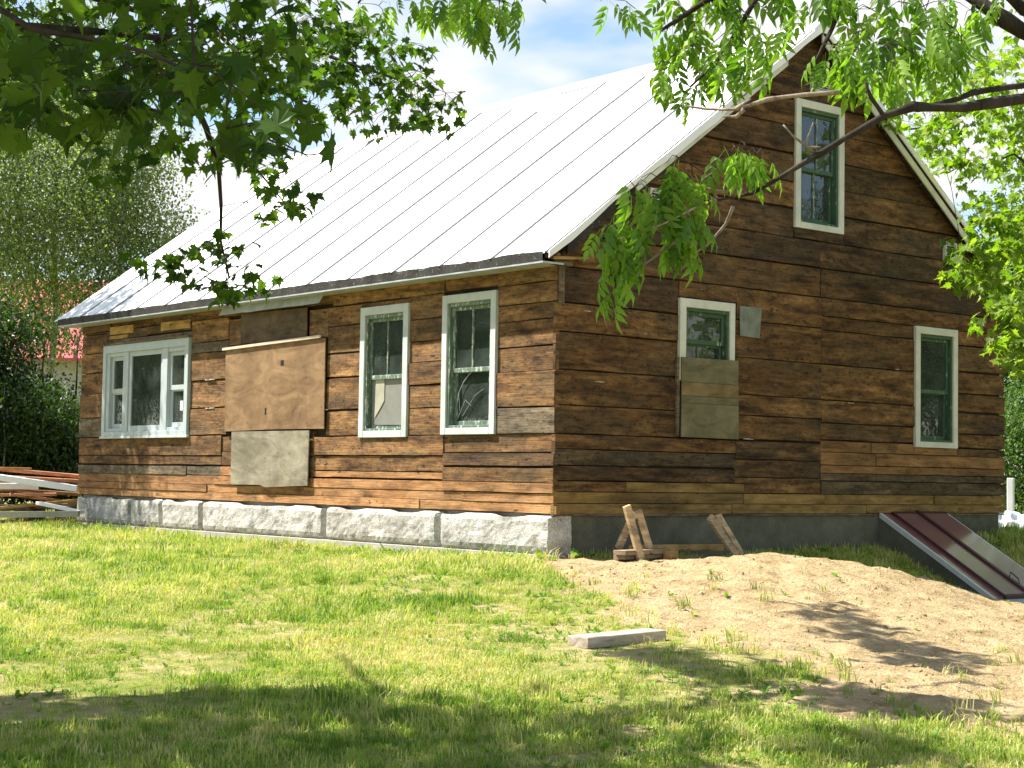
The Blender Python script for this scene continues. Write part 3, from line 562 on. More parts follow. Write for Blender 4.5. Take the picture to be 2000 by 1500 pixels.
# ---- roof: deck, separate ribbed sheets, ridge cap, eave felt, rake trim
RY0, RY1, OV = -.16, 11.85, .27
ridge_z = RZ0+RS*W_/2
def roof_pt(s, x): return (x, None, None)
sl = math.atan(RS); nrm = Vector((-math.sin(sl), 0, math.cos(sl)))
roof = MB(); ze = RZ0-RS*OV; X0, XR, XE = -OV, W_/2, W_+OV
roof.add([(X0,RY0,ze-.05),(XR,RY0,ridge_z-.05),(XE,RY0,ze-.05),(X0,RY1,ze-.05),(XR,RY1,ridge_z-.05),(XE,RY1,ze-.05),
          (X0,RY0,ze),(XR,RY0,ridge_z),(XE,RY0,ze),(X0,RY1,ze),(XR,RY1,ridge_z),(XE,RY1,ze)],
         [(0,3,4,1),(1,4,5,2),(6,7,10,9),(7,8,11,10),(0,1,7,6),(1,2,8,7),(3,9,10,4),(4,10,11,5),(0,6,9,3),(2,5,11,8)])
roof = roof.build('roof', M['core'], house)
pw = .955; slopeL = math.hypot(XR-X0+.02, RS*(XR-X0+.02))
def panel_mesh(wd, lo, hi, mid):
    # cross-section over y with a raised lap rib at one edge and two low swages; length along local x up the slope
    prof = [(0,.0),(.012,.0),(.015,.022),(.040,.022),(.048,.0),(wd*.47,.0)]; prof2 = [(wd*.47+.004,.018),(wd*.47+.022,.018),(wd*.47+.032,0),(wd,.0)]
    ns = 14; mb = MB(); pr = prof+prof2; k = len(pr)
    for i in range(ns+1):
        s = -.03+(slopeL+.03)*i/ns
        for (y, z) in pr:
            if (y,z) in prof2 and s > slopeL*max(mid,.05): z = 0 if z == .018 else z
            mb.v.append((s, y, .012+z+.0035*mnoise.noise(Vector((s*1.4,y*3,1)))))
    for i in range(ns):
        for j in range(k-1): a_ = i*k+j; mb.f.append((a_,a_+k,a_+k+1,a_+1))
    me = mb.mesh('roof_sheet'); me.materials.append(M['roofmetal']); me.materials.append(M['lap_shade'])
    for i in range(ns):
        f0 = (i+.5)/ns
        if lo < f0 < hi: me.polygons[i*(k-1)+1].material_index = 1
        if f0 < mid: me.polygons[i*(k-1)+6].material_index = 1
    return me
M['lap_shade'] = simple('dark_rib_shade', (.24,.24,.25), .7, .1, bump=0)  # dark grey on rib sides and swages, painting in their shade lines
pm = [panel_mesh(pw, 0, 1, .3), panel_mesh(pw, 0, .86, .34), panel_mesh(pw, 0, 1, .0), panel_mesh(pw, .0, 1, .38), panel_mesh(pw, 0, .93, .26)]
i = 0; y = RY0-.03
while y < RY1-.1:
    for sgn in (1,-1):
        o = bpy.data.objects.new('roof_sheet', pm[(i*3+i//4) % 5]); C.objects.link(o); o.parent = roof
        jz = (i % 2)*.003
        if sgn == 1: m4 = Matrix(((math.cos(sl),0,-math.sin(sl),X0),(0,1,0,y),(math.sin(sl),0,math.cos(sl),ze+jz),(0,0,0,1)))
        else: m4 = Matrix(((-math.cos(sl),0,math.sin(sl),XE),(0,-1,0,y+pw),(math.sin(sl),0,math.cos(sl),ze+jz),(0,0,0,1)))
        o.matrix_local = m4
    # fold, same height bookkeeping
    y += pw-.025; i += 1
RY1e = y+.02
rc = MB(); a_ = .17
for yy in (RY0-.05, RY1e+.02): rc.v += [(XR-a_,yy,ridge_z-RS*a_+.055),(XR-.02,yy,ridge_z+.06),(XR+.02,yy,ridge_z+.06),(XR+a_,yy,ridge_z-RS*a_+.055),(XR-a_,yy,ridge_z-RS*a_+.03),(XR+a_,yy,ridge_z-RS*a_+.03)]
rc.f += [(0,1,7,6),(1,2,8,7),(2,3,9,8),(4,0,6,10),(3,5,11,9),(0,4,5,3,2,1),(6,7,8,9,11,10)]; rc.build('ridge_cap', M['roofmetal'], roof)
# rake trim strips (white) on both slopes, two layers on the right one
def rake(x0, x1, yo, drop0, drop1, mt, nm, wave=0.):
    n = 14; mb = MB()
    for i in range(n+1):
        x = x0+(x1-x0)*i/n; z = RZ0+RS*min(x, W_-x); q = wave*mnoise.noise(Vector((x*2.1,3,yo)))
        mb.v += [(x,yo-q*.6,z+drop0),(x,yo+.02,z+drop0),(x,yo+.02,z+drop1-q),(x,yo-q,z+drop1-q)]
    for i in range(n):
        for j in range(4): mb.f.append((i*4+j,(i+1)*4+j,(i+1)*4+(j+1)%4,i*4+(j+1)%4))
    mb.f += [(0,1,2,3),tuple(reversed((n*4,n*4+1,n*4+2,n*4+3)))]; return mb.build(nm, mt, roof)
rake(-OV-.02, W_/2, RY0-.055, .030, -.055, M['roofmetal'], 'rake_trim', .05); rake(W_/2, W_+OV, RY0-.055, .03, -.045, M['roofmetal'], 'rake_trim')
rake(W_/2+.03, W_+OV, RY0-.012, -.07, -.17, M['cream'], 'rake_board'); rake(1.0, W_/2-.6, RY0-.012, -.075, -.15, M['cream'], 'rake_board')
for (q0,q1) in ((0.1, 2.0),): rake(q0, q1, -.05, -.12, -.24, M['felt'], 'felt_strip', .05)
# eave: felt-faced edge, thin drip board
mb = MB(); n = 120
for i in range(n+1):
    yv = RY0+.05+(11.72-RY0)*i/n; q = mnoise.noise(Vector((yv*1.3,0,0))); q2 = mnoise.noise(Vector((yv*4.7,9,0)))
    mb.v += [(X0-.035-.012*q2, yv, ze+.015+.018*q+.008*q2), (X0-.03, yv, ze-.085-.006*q2), (X0+.0, yv, ze-.085), (X0+.0, yv, ze+.0)]
for i in range(n):
    for j in range(4): mb.f.append((i*4+j,i*4+(j+1)%4,(i+1)*4+(j+1)%4,(i+1)*4+j))
mb.build('eave_felt', M['felt'], roof)
MB().box(X0-.028, .0, RY0+.05, 11.75, ze-.105, ze-.086).build('soffit_board', M['zinc'], roof)
MB().box(X0+.02, .02, RY0+.05, 11.7, 2.74, 2.76).build('soffit_board', M['grey'], roof) if False else None

# ---- cellar bulkhead
bk = on_wall('bulkhead', gable, 5.50, 0); bk['label'] = 'sloping maroon metal cellar doors on concrete side walls'
BD, BZ, BW_ = 1.80, -1.03, 1.34
def sidewall(x0, x1): return MB().add([(x0,0.02,-1.5),(x1,0.02,-1.5),(x1,-BD,-1.5),(x0,-BD,-1.5),(x0,0.02,-.03),(x1,0.02,-.03),(x1,-BD,BZ-.03),(x0,-BD,BZ-.03)], [(0,1,2,3),(4,7,6,5),(0,4,5,1),(1,5,6,2),(2,6,7,3),(3,7,4,0)])
sidewall(-.02,.16).build('bulkhead_wall', M['concrete'], bk); sidewall(BW_-.14,BW_+.02).build('bulkhead_wall', M['concrete'], bk)
def slope_box(x0, x1, s0, s1, h0, h1):
    f_ = lambda s, h: (-BD*s, BZ*s-.02+h); a_, b_, c_, d_ = f_(s0,h0), f_(s1,h0), f_(s0,h1), f_(s1,h1)
    return MB().add([(x0,*a_),(x1,*a_),(x1,*b_),(x0,*b_),(x0,*c_),(x1,*c_),(x1,*d_),(x0,*d_)], [(0,3,2,1),(4,5,6,7),(0,1,5,4),(1,2,6,5),(2,3,7,6),(3,0,4,7)])
slope_box(.0,BW_,.0,1.0,-.06,.0).build('bulkhead_frame', M['steel_edge'], bk); slope_box(-.03,.012,.0,1.03,-.03,.035).build('edge_strip', M['steel_edge'], bk); slope_box(BW_-.012,BW_+.03,.0,1.03,-.03,.035).build('edge_strip', M['steel_edge'], bk)
slope_box(.012,.20,.0,.93,.0,.022).build('side_flange', M['maroon'], bk)
slope_box(.215,.70,.03,.93,.002,.05).build('door_leaf', M['maroon'], bk, bev=.006); slope_box(.745,BW_-.02,.03,.93,.002,.05).build('door_leaf', M['maroon'], bk, bev=.006)
slope_box(.195,.225,.03,.945,.045,.06).build('seam_strip', M['maroon_dark'], bk); slope_box(.692,.757,.01,.945,.045,.075).build('seam_strip', M['maroon_dark'], bk); slope_box(.20,BW_-.02,.93,.95,.002,.06).build('seam_strip', M['maroon_dark'], bk)
slope_box(.20,BW_-.02,.012,.03,.002,.06).build('seam_strip', M['maroon_dark'], bk); slope_box(.0,BW_,.95,1.04,.0,.02).build('sill_plate', simple('grey_green_metal', (.34,.38,.37), .4, .06, bump=0), bk)
MB().box(.0,BW_,-BD-.06,-BD,-1.5,BZ-.02).build('bulkhead_wall', M['concrete'], bk)
hd = MB(); hd.tube([(.80,-BD*.83,BZ*.83+.03),(.80,-BD*.83+.02,BZ*.83+.10),(.80,-BD*.76,BZ*.76+.10),(.80,-BD*.75,BZ*.75+.03)], .008, 6); hd.build('door_handle', M['maroon_dark'], bk)

# ------------------------------------------------------------------ loose things by the gable
sh = empty('sawhorse', (1.3,-.6,-.5)); tag(sh, 'low wooden sawhorse with crossed legs standing against the concrete foundation', 'sawhorse')
def leg(a_, b_, wd=.09, th=.045, mt='fresh'): o = MB().bar(Vector(a_)-sh.location, Vector(b_)-sh.location, wd, th, up=(0,-1,.2)).build('leg', M[mt], sh, bev=.004)
def P3(t, y): return (t[0], y, t[1])
leg(P3((0.31,0.11),-.80), P3((0.47,-0.45),-.86)); leg(P3((0.65,0.06),-.62), P3((0.84,-0.46),-.66), .075)
leg(P3((0.79,0.03),-.42), P3((0.61,-0.36),-.36), .08, .04)
leg(P3((1.63,-0.01),-.72), P3((2.00,-0.44),-.78)); leg(P3((2.01,-0.02),-.5), P3((2.38,-0.44),-.5), .075)
leg(P3((1.87,0.01),-.62), P3((1.90,-0.13),-.62), .1, .04)
MB().bar(Vector(P3((0.70,-0.35),-.45))-sh.location, Vector(P3((2.13,-0.36),-.45))-sh.location, .04, .07).build('stretcher', M['new_yellow'], sh, bev=.003)
o = MB().bar((-.42,-.10,.0),(.42,.08,-.0), .16, .05).build('timber_offcut', M['lumber'], None, (.62,-.72,-.375), bev=.004); tag(o, 'grey board lying under the left legs of the sawhorse', 'board')
o = MB().bar((-.36,-.03,.0),(.40,.10,0), .15, .045).build('timber_offcut', M['lumber'], None, (.60,-.74,-.425), bev=.004); tag(o, 'lower grey board of the two stacked beneath the sawhorse legs', 'board')
o = MB().bar((-.07,0,0),(.07,.03,0), .1, .1).build('timber_offcut', M['new_yellow'], None, (.98,-.80,-.415), bev=.004); tag(o, 'short yellow wood block beside the left sawhorse legs', 'wood block')

# timber on the lawn
p0 = Vector((*(-3.79,-4.77), 0)); p1 = Vector((*(-2.94,-4.69), 0)); d = (p1-p0).normalized(); nn = Vector((-d.y, d.x, 0))
c0 = p0+nn*.11; z0 = float(gz(np.array([c0.x]), np.array([c0.y]))[0])
mb = MB(); mb.bar((0,0,0), ((p1-p0).length,0,.0), .20, .08); z1 = float(gz(np.array([p1.x]), np.array([p1.y]))[0])
m = Mat('sun_bleached_timber', .8, spec=.3); v = m.coord((1,6,6)); n1 = m.noise(v, 3, 7, .65); m.col(m.ramp(n1, [(.3,(.20,.15,.105)),(.6,(.50,.43,.35))])); m.bump(n1, .5, .006)
tb = mb.build('timber', m.m, None, (c0.x, c0.y, z0+.035), bev=.005); tb.rotation_euler = (0, -math.atan2(z1-z0, (p1-p0).length), math.atan2(d.y, d.x)); tag(tb, 'short thick bleached timber lying on the lawn where grass meets dirt', 'timber')

# ------------------------------------------------------------------ lumber pile past the far corner
M['fascia_w'] = simple('white_painted_board', (.78,.76,.78), .5, .06); M['orange_board'] = wood('orange_pine_board', (.30,.12,.055), (.46,.22,.12), (.58,.32,.19), grey=.1, streak=.3, flecks=False)
LP = [  # a, b, width, thickness, material, label
 ((-1.43,13.60,-0.33),(0.57,12.73,-0.19),.30,.06,'lumber','grey plank at the bottom of the lumber pile beside the far corner'),
 ((-1.28,13.99,-0.22),(0.63,12.81,-0.24),.25,.05,'grey','dark weathered plank low in the lumber pile'),
 ((-1.32,12.60,-0.29),(0.18,11.87,-0.10),.14,.05,'new_yellow','yellow board slanting across the foot of the lumber pile'),
 ((-0.61,11.61,-0.14),(-0.25,10.81,-0.26),.12,.05,'fascia_w','short white board sloping down at the foot of the lumber pile'),
 ((-1.44,13.59,-0.07),(0.21,12.75,-0.02),.40,.05,'orange_board','broad orange board in the middle of the lumber pile'),
 ((-0.71,12.46,-0.02),(0.35,12.12,-0.16),.16,.05,'orange_board','orange board sloping down to the house under the white ones'),
 ((-1.52,13.39,0.09),(-0.07,12.84,0.11),.30,.10,'fascia_w','broad white board lying level halfway up the lumber pile'),
 ((-0.83,13.85,0.07),(0.70,12.86,-0.02),.20,.06,'old','brown plank behind the white boards of the lumber pile'),
 ((-1.15,14.37,0.18),(0.39,13.36,0.15),.25,.05,'lumber','grey pink plank above the level white board'),
 ((-1.61,13.18,0.37),(0.04,11.58,0.09),.14,.10,'fascia_w','long white board sloping across the front of the lumber pile'),
 ((-1.00,14.76,0.29),(0.85,13.24,0.20),.30,.06,'orange_board','orange plank just below the top of the lumber pile'),
 ((-0.39,14.51,0.40),(0.95,13.41,0.28),.26,.06,'orange_board','topmost orange plank of the lumber pile'),
 ((-1.14,14.87,0.40),(0.28,13.96,0.39),.22,.05,'new_yellow','yellow plank on top of the lumber pile at its left end'),
]
for a_, b_, wd, th, mt, lb in LP:
    a_ = Vector(a_); b_ = Vector(b_); mb = MB(); mb.bar((0,0,0), b_-a_, wd, th, up=(0,0,1)); o = mb.build('plank', M[mt], None, a_, bev=.005); tag(o, lb, 'plank', 'planks in the lumber pile')
o = MB().bar((0,0,0), Vector((-0.46,10.46,-0.28))-Vector((-2.28,11.97,-0.34)), .12, .09).build('concrete_kerb', M['footing'], None, (-2.28,11.97,-0.34)); tag(o, 'low grey concrete kerb between the lawn and the lumber pile', 'kerb')
blk = MB()
for (px,h_) in ((.2,.22),(2.2,.3),(4.1,.26)): pass
for k, (a_, h_) in enumerate((((-0.88,13.67,-0.36),.30), ((-0.10,13.03,-0.34),.34), ((0.47,12.81,-0.34),.30))):
    o = MB().box(-.10,.10,-.5,.5,0,h_).build('support_block', M['grey'], None, (a_[0], a_[1], float(gz(np.array([a_[0]]),np.array([a_[1]]))[0])-.02), rz=-.7); tag(o, ['left grey block under the lumber pile','middle grey block under the lumber pile','grey block under the lumber pile nearest the house'][k], 'wood block')

# ------------------------------------------------------------------ building behind the trees on the left, things at the right edge
bn = empty('red_roofed_building', (9.92,35.87,0.25)); tag(bn, 'pale building with a faded red metal roof, half hidden by the trees on the left', 'building')
fx = (Vector(cam_r)*Vector((1,1,0))).normalized(); bn.rotation_euler = (0,0,math.atan2(fx.y, fx.x)+.12)
MB().box(-7,2.6,0,6,-.5,3.7).build('wall', M['paleside'], bn)
rf = MB(); rf.add([(-7.5,-.5,3.45),(3.0,-.5,3.45),(3.0,3,6.2),(-7.5,3,6.2),(3.0,6.5,3.45),(-7.5,6.5,3.45),(-7.5,-.5,3.55),(3.0,-.5,3.55),(3.0,3,6.3),(-7.5,3,6.3),(3.0,6.5,3.55),(-7.5,6.5,3.55)],
    [(0,3,2,1),(3,5,4,2),(6,7,8,9),(9,8,10,11),(0,1,7,6),(1,2,8,7),(2,4,10,8),(4,5,11,10),(5,3,9,11),(3,0,6,9)]); rf.build('roof', M['redroof'], bn)
for x_ in np.arange(-7.3,2.9,.45): MB().bar((x_,-.5,3.58),(x_,3,6.33),.05,.05,up=(0,0,1)).build('roof_rib', M['redroof'], rf if False else bn)
for x_ in (-5.5,-3,-.3): MB().box(x_,x_+.9,-.03,.02,.9,2.2).build('window', M['room'], bn)

wp = MB(); wp.box(-.05,.05,-.05,.05,0,.9); o = wp.build('white_post', simple('white_post_paint', (.66,.68,.72), .5, .05), None, (11.08,1.87,-0.40), rz=.4, bev=.01); tag(o, 'short white post seen past the right corner of the house', 'post')
tp = MB(); n = 14
vs_ = []
for i in range(n+1):
    for j in range(9):
        th = j/8*math.pi; r_ = .30*(1+.35*mnoise.noise(Vector((i*.5,j*.7,2)))); vs_.append((-.45+.9*i/n, -math.cos(th)*r_*.7, math.sin(th)*r_*(1.0-.5*abs(i/n-.5))))
tp.add(vs_, [(i*9+j,(i+1)*9+j,(i+1)*9+j+1,i*9+j+1) for i in range(n) for j in range(8)]); tp.f += [tuple(range(9)), tuple(n*9+j for j in range(9))]
o = tp.build('plastic_tarp', M['tarp'], None, (10.15,1.46,-0.28), rz=-.6); tag(o, 'crumpled white plastic tarp behind the right end of the foundation', 'tarp')

# ------------------------------------------------------------------ grass, weeds and clods (scattered instances)
def blade_clump(seed, n, h0, h1, wd, spread, lean, bend=.5):
    r = np.random.default_rng(seed); V = []; F = []
    for i in range(n):
        a_ = r.uniform(0, 6.283); rr = spread*math.sqrt(r.random()); bx, by = rr*math.cos(a_), rr*math.sin(a_); h = r.uniform(h0,h1); az = r.uniform(0,6.283); ln = lean*r.random()*h
        wx, wy = -math.sin(az)*wd/2, math.cos(az)*wd/2; dx, dy = math.cos(az)*ln, math.sin(az)*ln; k = len(V)
        V += [(bx-wx,by-wy,-.01),(bx+wx,by+wy,-.01),(bx-wx*.8+dx*bend*.5,by-wy*.8+dy*bend*.5,h*.55),(bx+wx*.8+dx*bend*.5,by+wy*.8+dy*bend*.5,h*.55),(bx+dx,by+dy,h*(1-.25*r.random()))]
        F += [(k,k+1,k+3,k+2),(k+2,k+3,k+4)]
    me = bpy.data.meshes.new('grass_clump'); me.from_pydata(V, [], F); me.materials.append(M['grass']); return bpy.data.objects.new('grass_clump', me)
def weed_clump(seed, n, sz, up):
    r = np.random.default_rng(seed); V = []; F = []
    for i in range(n):
        az = r.uniform(0,6.283); L = sz*r.uniform(.5,1.); wd = L*.32; el = r.uniform(*up); k = len(V); c, s = math.cos(az), math.sin(az)
        for (q, w_, dz) in ((.1,.0,0),(.45,.5,.0),(.8,.4,-.05),(1.,.0,-.14)):
            hx = L*q*math.cos(el); hz = L*q*math.sin(el)+dz*L*q
            if w_ == 0: V.append((c*hx, s*hx, hz))
            else: V += [(c*hx-s*wd*w_, s*hx+c*wd*w_, hz), (c*hx+s*wd*w_, s*hx-c*wd*w_, hz)]
        F += [(k,k+2,k+1),(k+1,k+2,k+4,k+3),(k+3,k+4,k+5)]
    me = bpy.data.meshes.new('weed_clump'); me.from_pydata(V, [], F); me.materials.append(M['weed']); return bpy.data.objects.new('weed_clump', me)
def clod(seed):
    r = np.random.default_rng(seed); import bmesh; bm = bmesh.new(); bmesh.ops.create_icosphere(bm, subdivisions=1, radius=.02)
    for v_ in bm.verts: v_.co = Vector((v_.co.x*1.3, v_.co.y, v_.co.z*.7))*float(r.uniform(.7,1.25))
    me = bpy.data.meshes.new('clod'); bm.to_mesh(me); bm.free(); me.materials.append(M['clod']); return bpy.data.objects.new('clod', me)
def scatter(name, label, pts_mesh, clumps, smin, smax, tilt=.2, seed=0):
    """point cloud mesh -> instances on every vertex"""
    o = link(name, pts_mesh, None); tag(o, label, None, None, 'stuff')
    ng = bpy.data.node_groups.new(name, 'GeometryNodeTree'); ng.interface.new_socket('Geometry', in_out='INPUT', socket_type='NodeSocketGeometry'); ng.interface.new_socket('Geometry', in_out='OUTPUT', socket_type='NodeSocketGeometry')
    N = ng.nodes; Lk = ng.links; gi = N.new('NodeGroupInput'); go = N.new('NodeGroupOutput'); last = None; jn = N.new('GeometryNodeJoinGeometry')
    nc = len(clumps); ri = N.new('FunctionNodeRandomValue'); ri.data_type = 'INT'; ri.inputs['Min'].default_value = 0; ri.inputs['Max'].default_value = nc-1; ri.inputs['Seed'].default_value = seed
    for k, c in enumerate(clumps):
        oi = N.new('GeometryNodeObjectInfo'); oi.inputs[0].default_value = c; oi.inputs['As Instance'].default_value = True
        ip = N.new('GeometryNodeInstanceOnPoints'); Lk.new(gi.outputs[0], ip.inputs['Points']); Lk.new(oi.outputs['Geometry'], ip.inputs['Instance'])
        cmp_ = N.new('FunctionNodeCompare'); cmp_.data_type = 'INT'; cmp_.operation = 'EQUAL'; Lk.new(ri.outputs[2], cmp_.inputs[2]); cmp_.inputs[3].default_value = k; Lk.new(cmp_.outputs[0], ip.inputs['Selection'])
        rr = N.new('FunctionNodeRandomValue'); rr.data_type = 'FLOAT_VECTOR'; rr.inputs[0].default_value = (-tilt,-tilt,0); rr.inputs[1].default_value = (tilt,tilt,6.283); rr.inputs['Seed'].default_value = seed+5; Lk.new(rr.outputs[0], ip.inputs['Rotation'])
        na = N.new('GeometryNodeInputNamedAttribute'); na.data_type = 'FLOAT'; na.inputs[0].default_value = 'size'; Lk.new(na.outputs[0], ip.inputs['Scale'])
        Lk.new(ip.outputs[0], jn.inputs[0])
    Lk.new(jn.outputs[0], go.inputs[0]); md = o.modifiers.new('scatter', 'NODES'); md.node_group = ng; return o
def in_view(x, y, z, margin=1.08):
    d = np.stack([x-cam_o[0], y-cam_o[1], z-cam_o[2]], -1); f_ = -(d@np.array(cam_b)); r_ = d@np.array(cam_r); return (f_ > 5) & (np.abs(r_) < f_*.3017*margin+.3)
def cloud(name, x, y, size, lift=0.):
    z = gz(x, y)+lift; me = bpy.data.meshes.new(name); me.vertices.add(len(x)); me.vertices.foreach_set('co', np.c_[x,y,z].astype(np.float32).ravel())
    at = me.attributes.new('size','FLOAT','POINT'); at.data.foreach_set('value', np.asarray(size,np.float32)); me.update(); return me
def bare(x, y):   # places where the lawn is worn thin
    return np.clip((vnoise(x,y,.8,21)*.6+vnoise(x,y,2.6,22)*.4-.52)/.12, 0, 1)
def hill(x, y): return (x > 5.46) & (x < 6.9) & (y > -1.9) & (y < .1)
N0 = 125000
x = rng.uniform(-11, 13, N0*3); y = rng.uniform(-11, 24, N0*3); keep = in_view(x, y, ground_z(x,y)) & ~((x > -.04) & (y > -.02) & (x < 8.2) & (y < 11.6)) & ~hill(x,y)
x, y = x[keep], y[keep]; dist = np.hypot(x-cam_o[0], y-cam_o[1]); dk = dirt_mask(x, y)
pr = np.clip((11/dist)**1.1, .12, 1)*(1-dk)*(1-.72*bare(x,y)); keep = rng.random(len(x)) < pr; x, y, dist = x[keep], y[keep], dist[keep]
sz = np.where((x > -.45) & (x < .1), .5, 1.)*rng.uniform(.7,1.25,len(x))*np.clip(dist/13, .95, 1.7)*(.75+.6*vnoise(x,y,1.3,31))*(1-.35*bare(x,y))
print('grass clumps', len(x))
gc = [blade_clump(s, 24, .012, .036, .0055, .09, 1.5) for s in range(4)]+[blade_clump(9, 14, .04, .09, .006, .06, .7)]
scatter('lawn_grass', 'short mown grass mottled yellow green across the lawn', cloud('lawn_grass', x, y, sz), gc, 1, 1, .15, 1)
# tall tufts: along the granite, the shaded strip below the gable, beside the bulkhead, the dirt edge
tx, ty = [], []
for k in range(80): a_ = rnd.uniform(-.1, 11.6); tx.append(-.13-abs(rnd.gauss(0,.10))); ty.append(a_)
for k in range(420): tx.append(rnd.uniform(2.6,5.42)); ty.append(-abs(rnd.gauss(.0,.45))-.05)
for k in range(260): tx.append(5.42-abs(rnd.gauss(0,.25))); ty.append(rnd.uniform(-1.6,-.1))
for k in range(700): tx.append(6.95+abs(rnd.gauss(0,.8))); ty.append(rnd.uniform(-2.2,.9))
for k in range(120): q = DIRT[rnd.randrange(0,15)]; tx.append(q[0]+rnd.gauss(0,.3)); ty.append(q[1]+rnd.gauss(0,.3))
for k in range(40): tx.append(rnd.uniform(-7,3)); ty.append(rnd.uniform(-8,-2))
for k in range(45): tx.append(-.75+rnd.gauss(0,.13)); ty.append(2.75+rnd.gauss(0,.2))
tx = np.array(tx); ty = np.array(ty); ok = ~((tx > -.02) & (ty > .0) & (tx < 8.2) & (ty < 11.6)) & ~hill(tx,ty); tx, ty = tx[ok], ty[ok]
gt = [blade_clump(40+s, 16, .04, .115, .007, .07, 1.5) for s in range(3)]
scatter('grass_tufts', 'longer grass tufts along the foundation, cellar doors and dirt edge', cloud('grass_tufts', tx, ty, rng.uniform(.5,1.3,len(tx))), gt, 1, 1, .25, 3)
nw = 9000; x = rng.uniform(-10, 9, nw*3); y = rng.uniform(-10, 14, nw*3); dk = dirt_mask(x,y); cl = vnoise(x,y,.55,41)*.6+vnoise(x,y,2.1,42)*.4
keep = in_view(x,y,ground_z(x,y)) & ~((x > -.1) & (y > -.05) & (x < 8.25) & (y < 11.6)) & ~hill(x,y) & (rng.random(len(x)) < np.where(dk > .5, .02, np.clip((cl-.42)/.18,0,1)*.8+.05)); x, y = x[keep], y[keep]
wc = [weed_clump(60+s, 9, .065, (.15,.9)) for s in range(3)]+[weed_clump(70, 7, .10, (.5,1.3))]
scatter('broadleaf_weeds', 'low broadleaf weeds dotted through the lawn', cloud('broadleaf_weeds', x, y, rng.uniform(.4,1.1,len(x))), wc, 1, 1, .3, 4)
wx_ = np.r_[rng.uniform(3.2,5.4,260), rng.uniform(6.95,9.5,420), rng.normal(-.2,.25,140)]; wy_ = np.r_[-np.abs(rng.normal(0,.45,260))-.05, rng.uniform(-2.2,.9,420), rng.uniform(-.2,3.2,140)]
ok = ~((wx_ > -.02) & (wy_ > -.02) & (wx_ < 8.2)) & ~hill(wx_,wy_); wx_, wy_ = wx_[ok], wy_[ok]
scatter('leafy_weeds', 'leafy green weeds at the foot of the foundation', cloud('leafy_weeds', wx_, wy_, rng.uniform(.8,1.9,len(wx_))), wc, 1, 1, .3, 6)
nd = 9000; x = rng.uniform(-7, 6, nd); y = rng.uniform(-10, 0, nd); keep = (dirt_mask(x,y) > .4) & ~hill(x,y) & (rng.random(nd) < .25+.75*(vnoise(x,y,1.1,51) > .5)); x, y = x[keep], y[keep]
scatter('dirt_clods', 'small clods and pebbles on the bare sandy soil', cloud('dirt_clods', x, y, np.clip(rng.lognormal(-1.3,.6,len(x)),.1,1.6), .002), [clod(s) for s in range(3)], 1, 1, 3, 8)

# ------------------------------------------------------------------ trees
def leaf_maple():
    o = [(0,0),(.10,-.03),(.30,-.16),(.28,.02),(.52,.10),(.40,.20),(.50,.40),(.34,.38),(.22,.42),(.20,.58),(.10,.62),(0,.98)]
    pts = o+[(-x_,y_) for x_,y_ in reversed(o[1:-1])]; ctr = (0,.26)
    V = [(ctr[0],ctr[1],-.03)]+[(x_*.96,y_,.16*abs(x_)-.30*x_*x_-.28*max(0,y_-.3)**2) for x_,y_ in pts]; n = len(pts)
    return np.array(V), [(0,i+1,(i+1)%n+1) for i in range(n)]
def leaf_ash():
    V = []; F = []
    def lf(bx, by, bz, ang, L, droop):
        c, s = math.cos(ang), math.sin(ang); k = len(V)
        for (q, w_, zz) in ((0,0,0),(.25,.19,0),(.58,.23,-.05),(1.,0,-.18)):
            x_, z_ = L*q, (zz*L-droop*L*q*q)
            pts = [(x_,0)] if w_ == 0 else [(x_,w_*L),(x_,0),(x_,-w_*L)]
            for (a_, b_) in pts: V.append((bx+b_*c+a_*s, by+a_*c-b_*s, bz+z_+abs(b_)*.35))
        F.extend([(k,k+1,k+2),(k,k+2,k+3),(k+1,k+4,k+5,k+2),(k+2,k+5,k+6,k+3),(k+4,k+7,k+5),(k+5,k+7,k+6)])
    for i, (t_, L) in enumerate(((.35,.42),(.62,.46),(.88,.44))):
        for sg in (1,-1): lf(0, t_, -.35*t_*t_, sg*.85, L, .75)
    lf(0, 1.0, -.38, 0, .50, .7)
    k = len(V); V += [(-.01,0,0),(.01,0,0),(.008,1.02,-.38),(-.008,1.02,-.38),(.008,.5,-.09),(-.008,.5,-.09)]; F += [(k,k+1,k+4,k+5),(k+5,k+4,k+2,k+3)]
    return np.array(V), F
def rotmats(n, tilt_lo, tilt_hi, r):
    # leaf axis (+y) direction: azimuth random, pitched down by tilt; random roll
    az = r.uniform(0, 2*np.pi, n); el = -r.uniform(tilt_lo, tilt_hi, n); ro = r.normal(0, .55, n)
    ydir = np.stack([np.cos(az)*np.cos(el), np.sin(az)*np.cos(el), np.sin(el)], -1); xh = np.stack([-np.sin(az), np.cos(az), 0*az], -1); zh = np.cross(xh, ydir)*-1
    zh = np.where(zh[:,2:3] < 0, -zh, zh); xd = np.cross(ydir, zh); c, s = np.cos(ro)[:,None], np.sin(ro)[:,None]
    x2 = xd*c+zh*s; z2 = -xd*s+zh*c; return np.stack([x2, ydir, z2], -1)     # columns
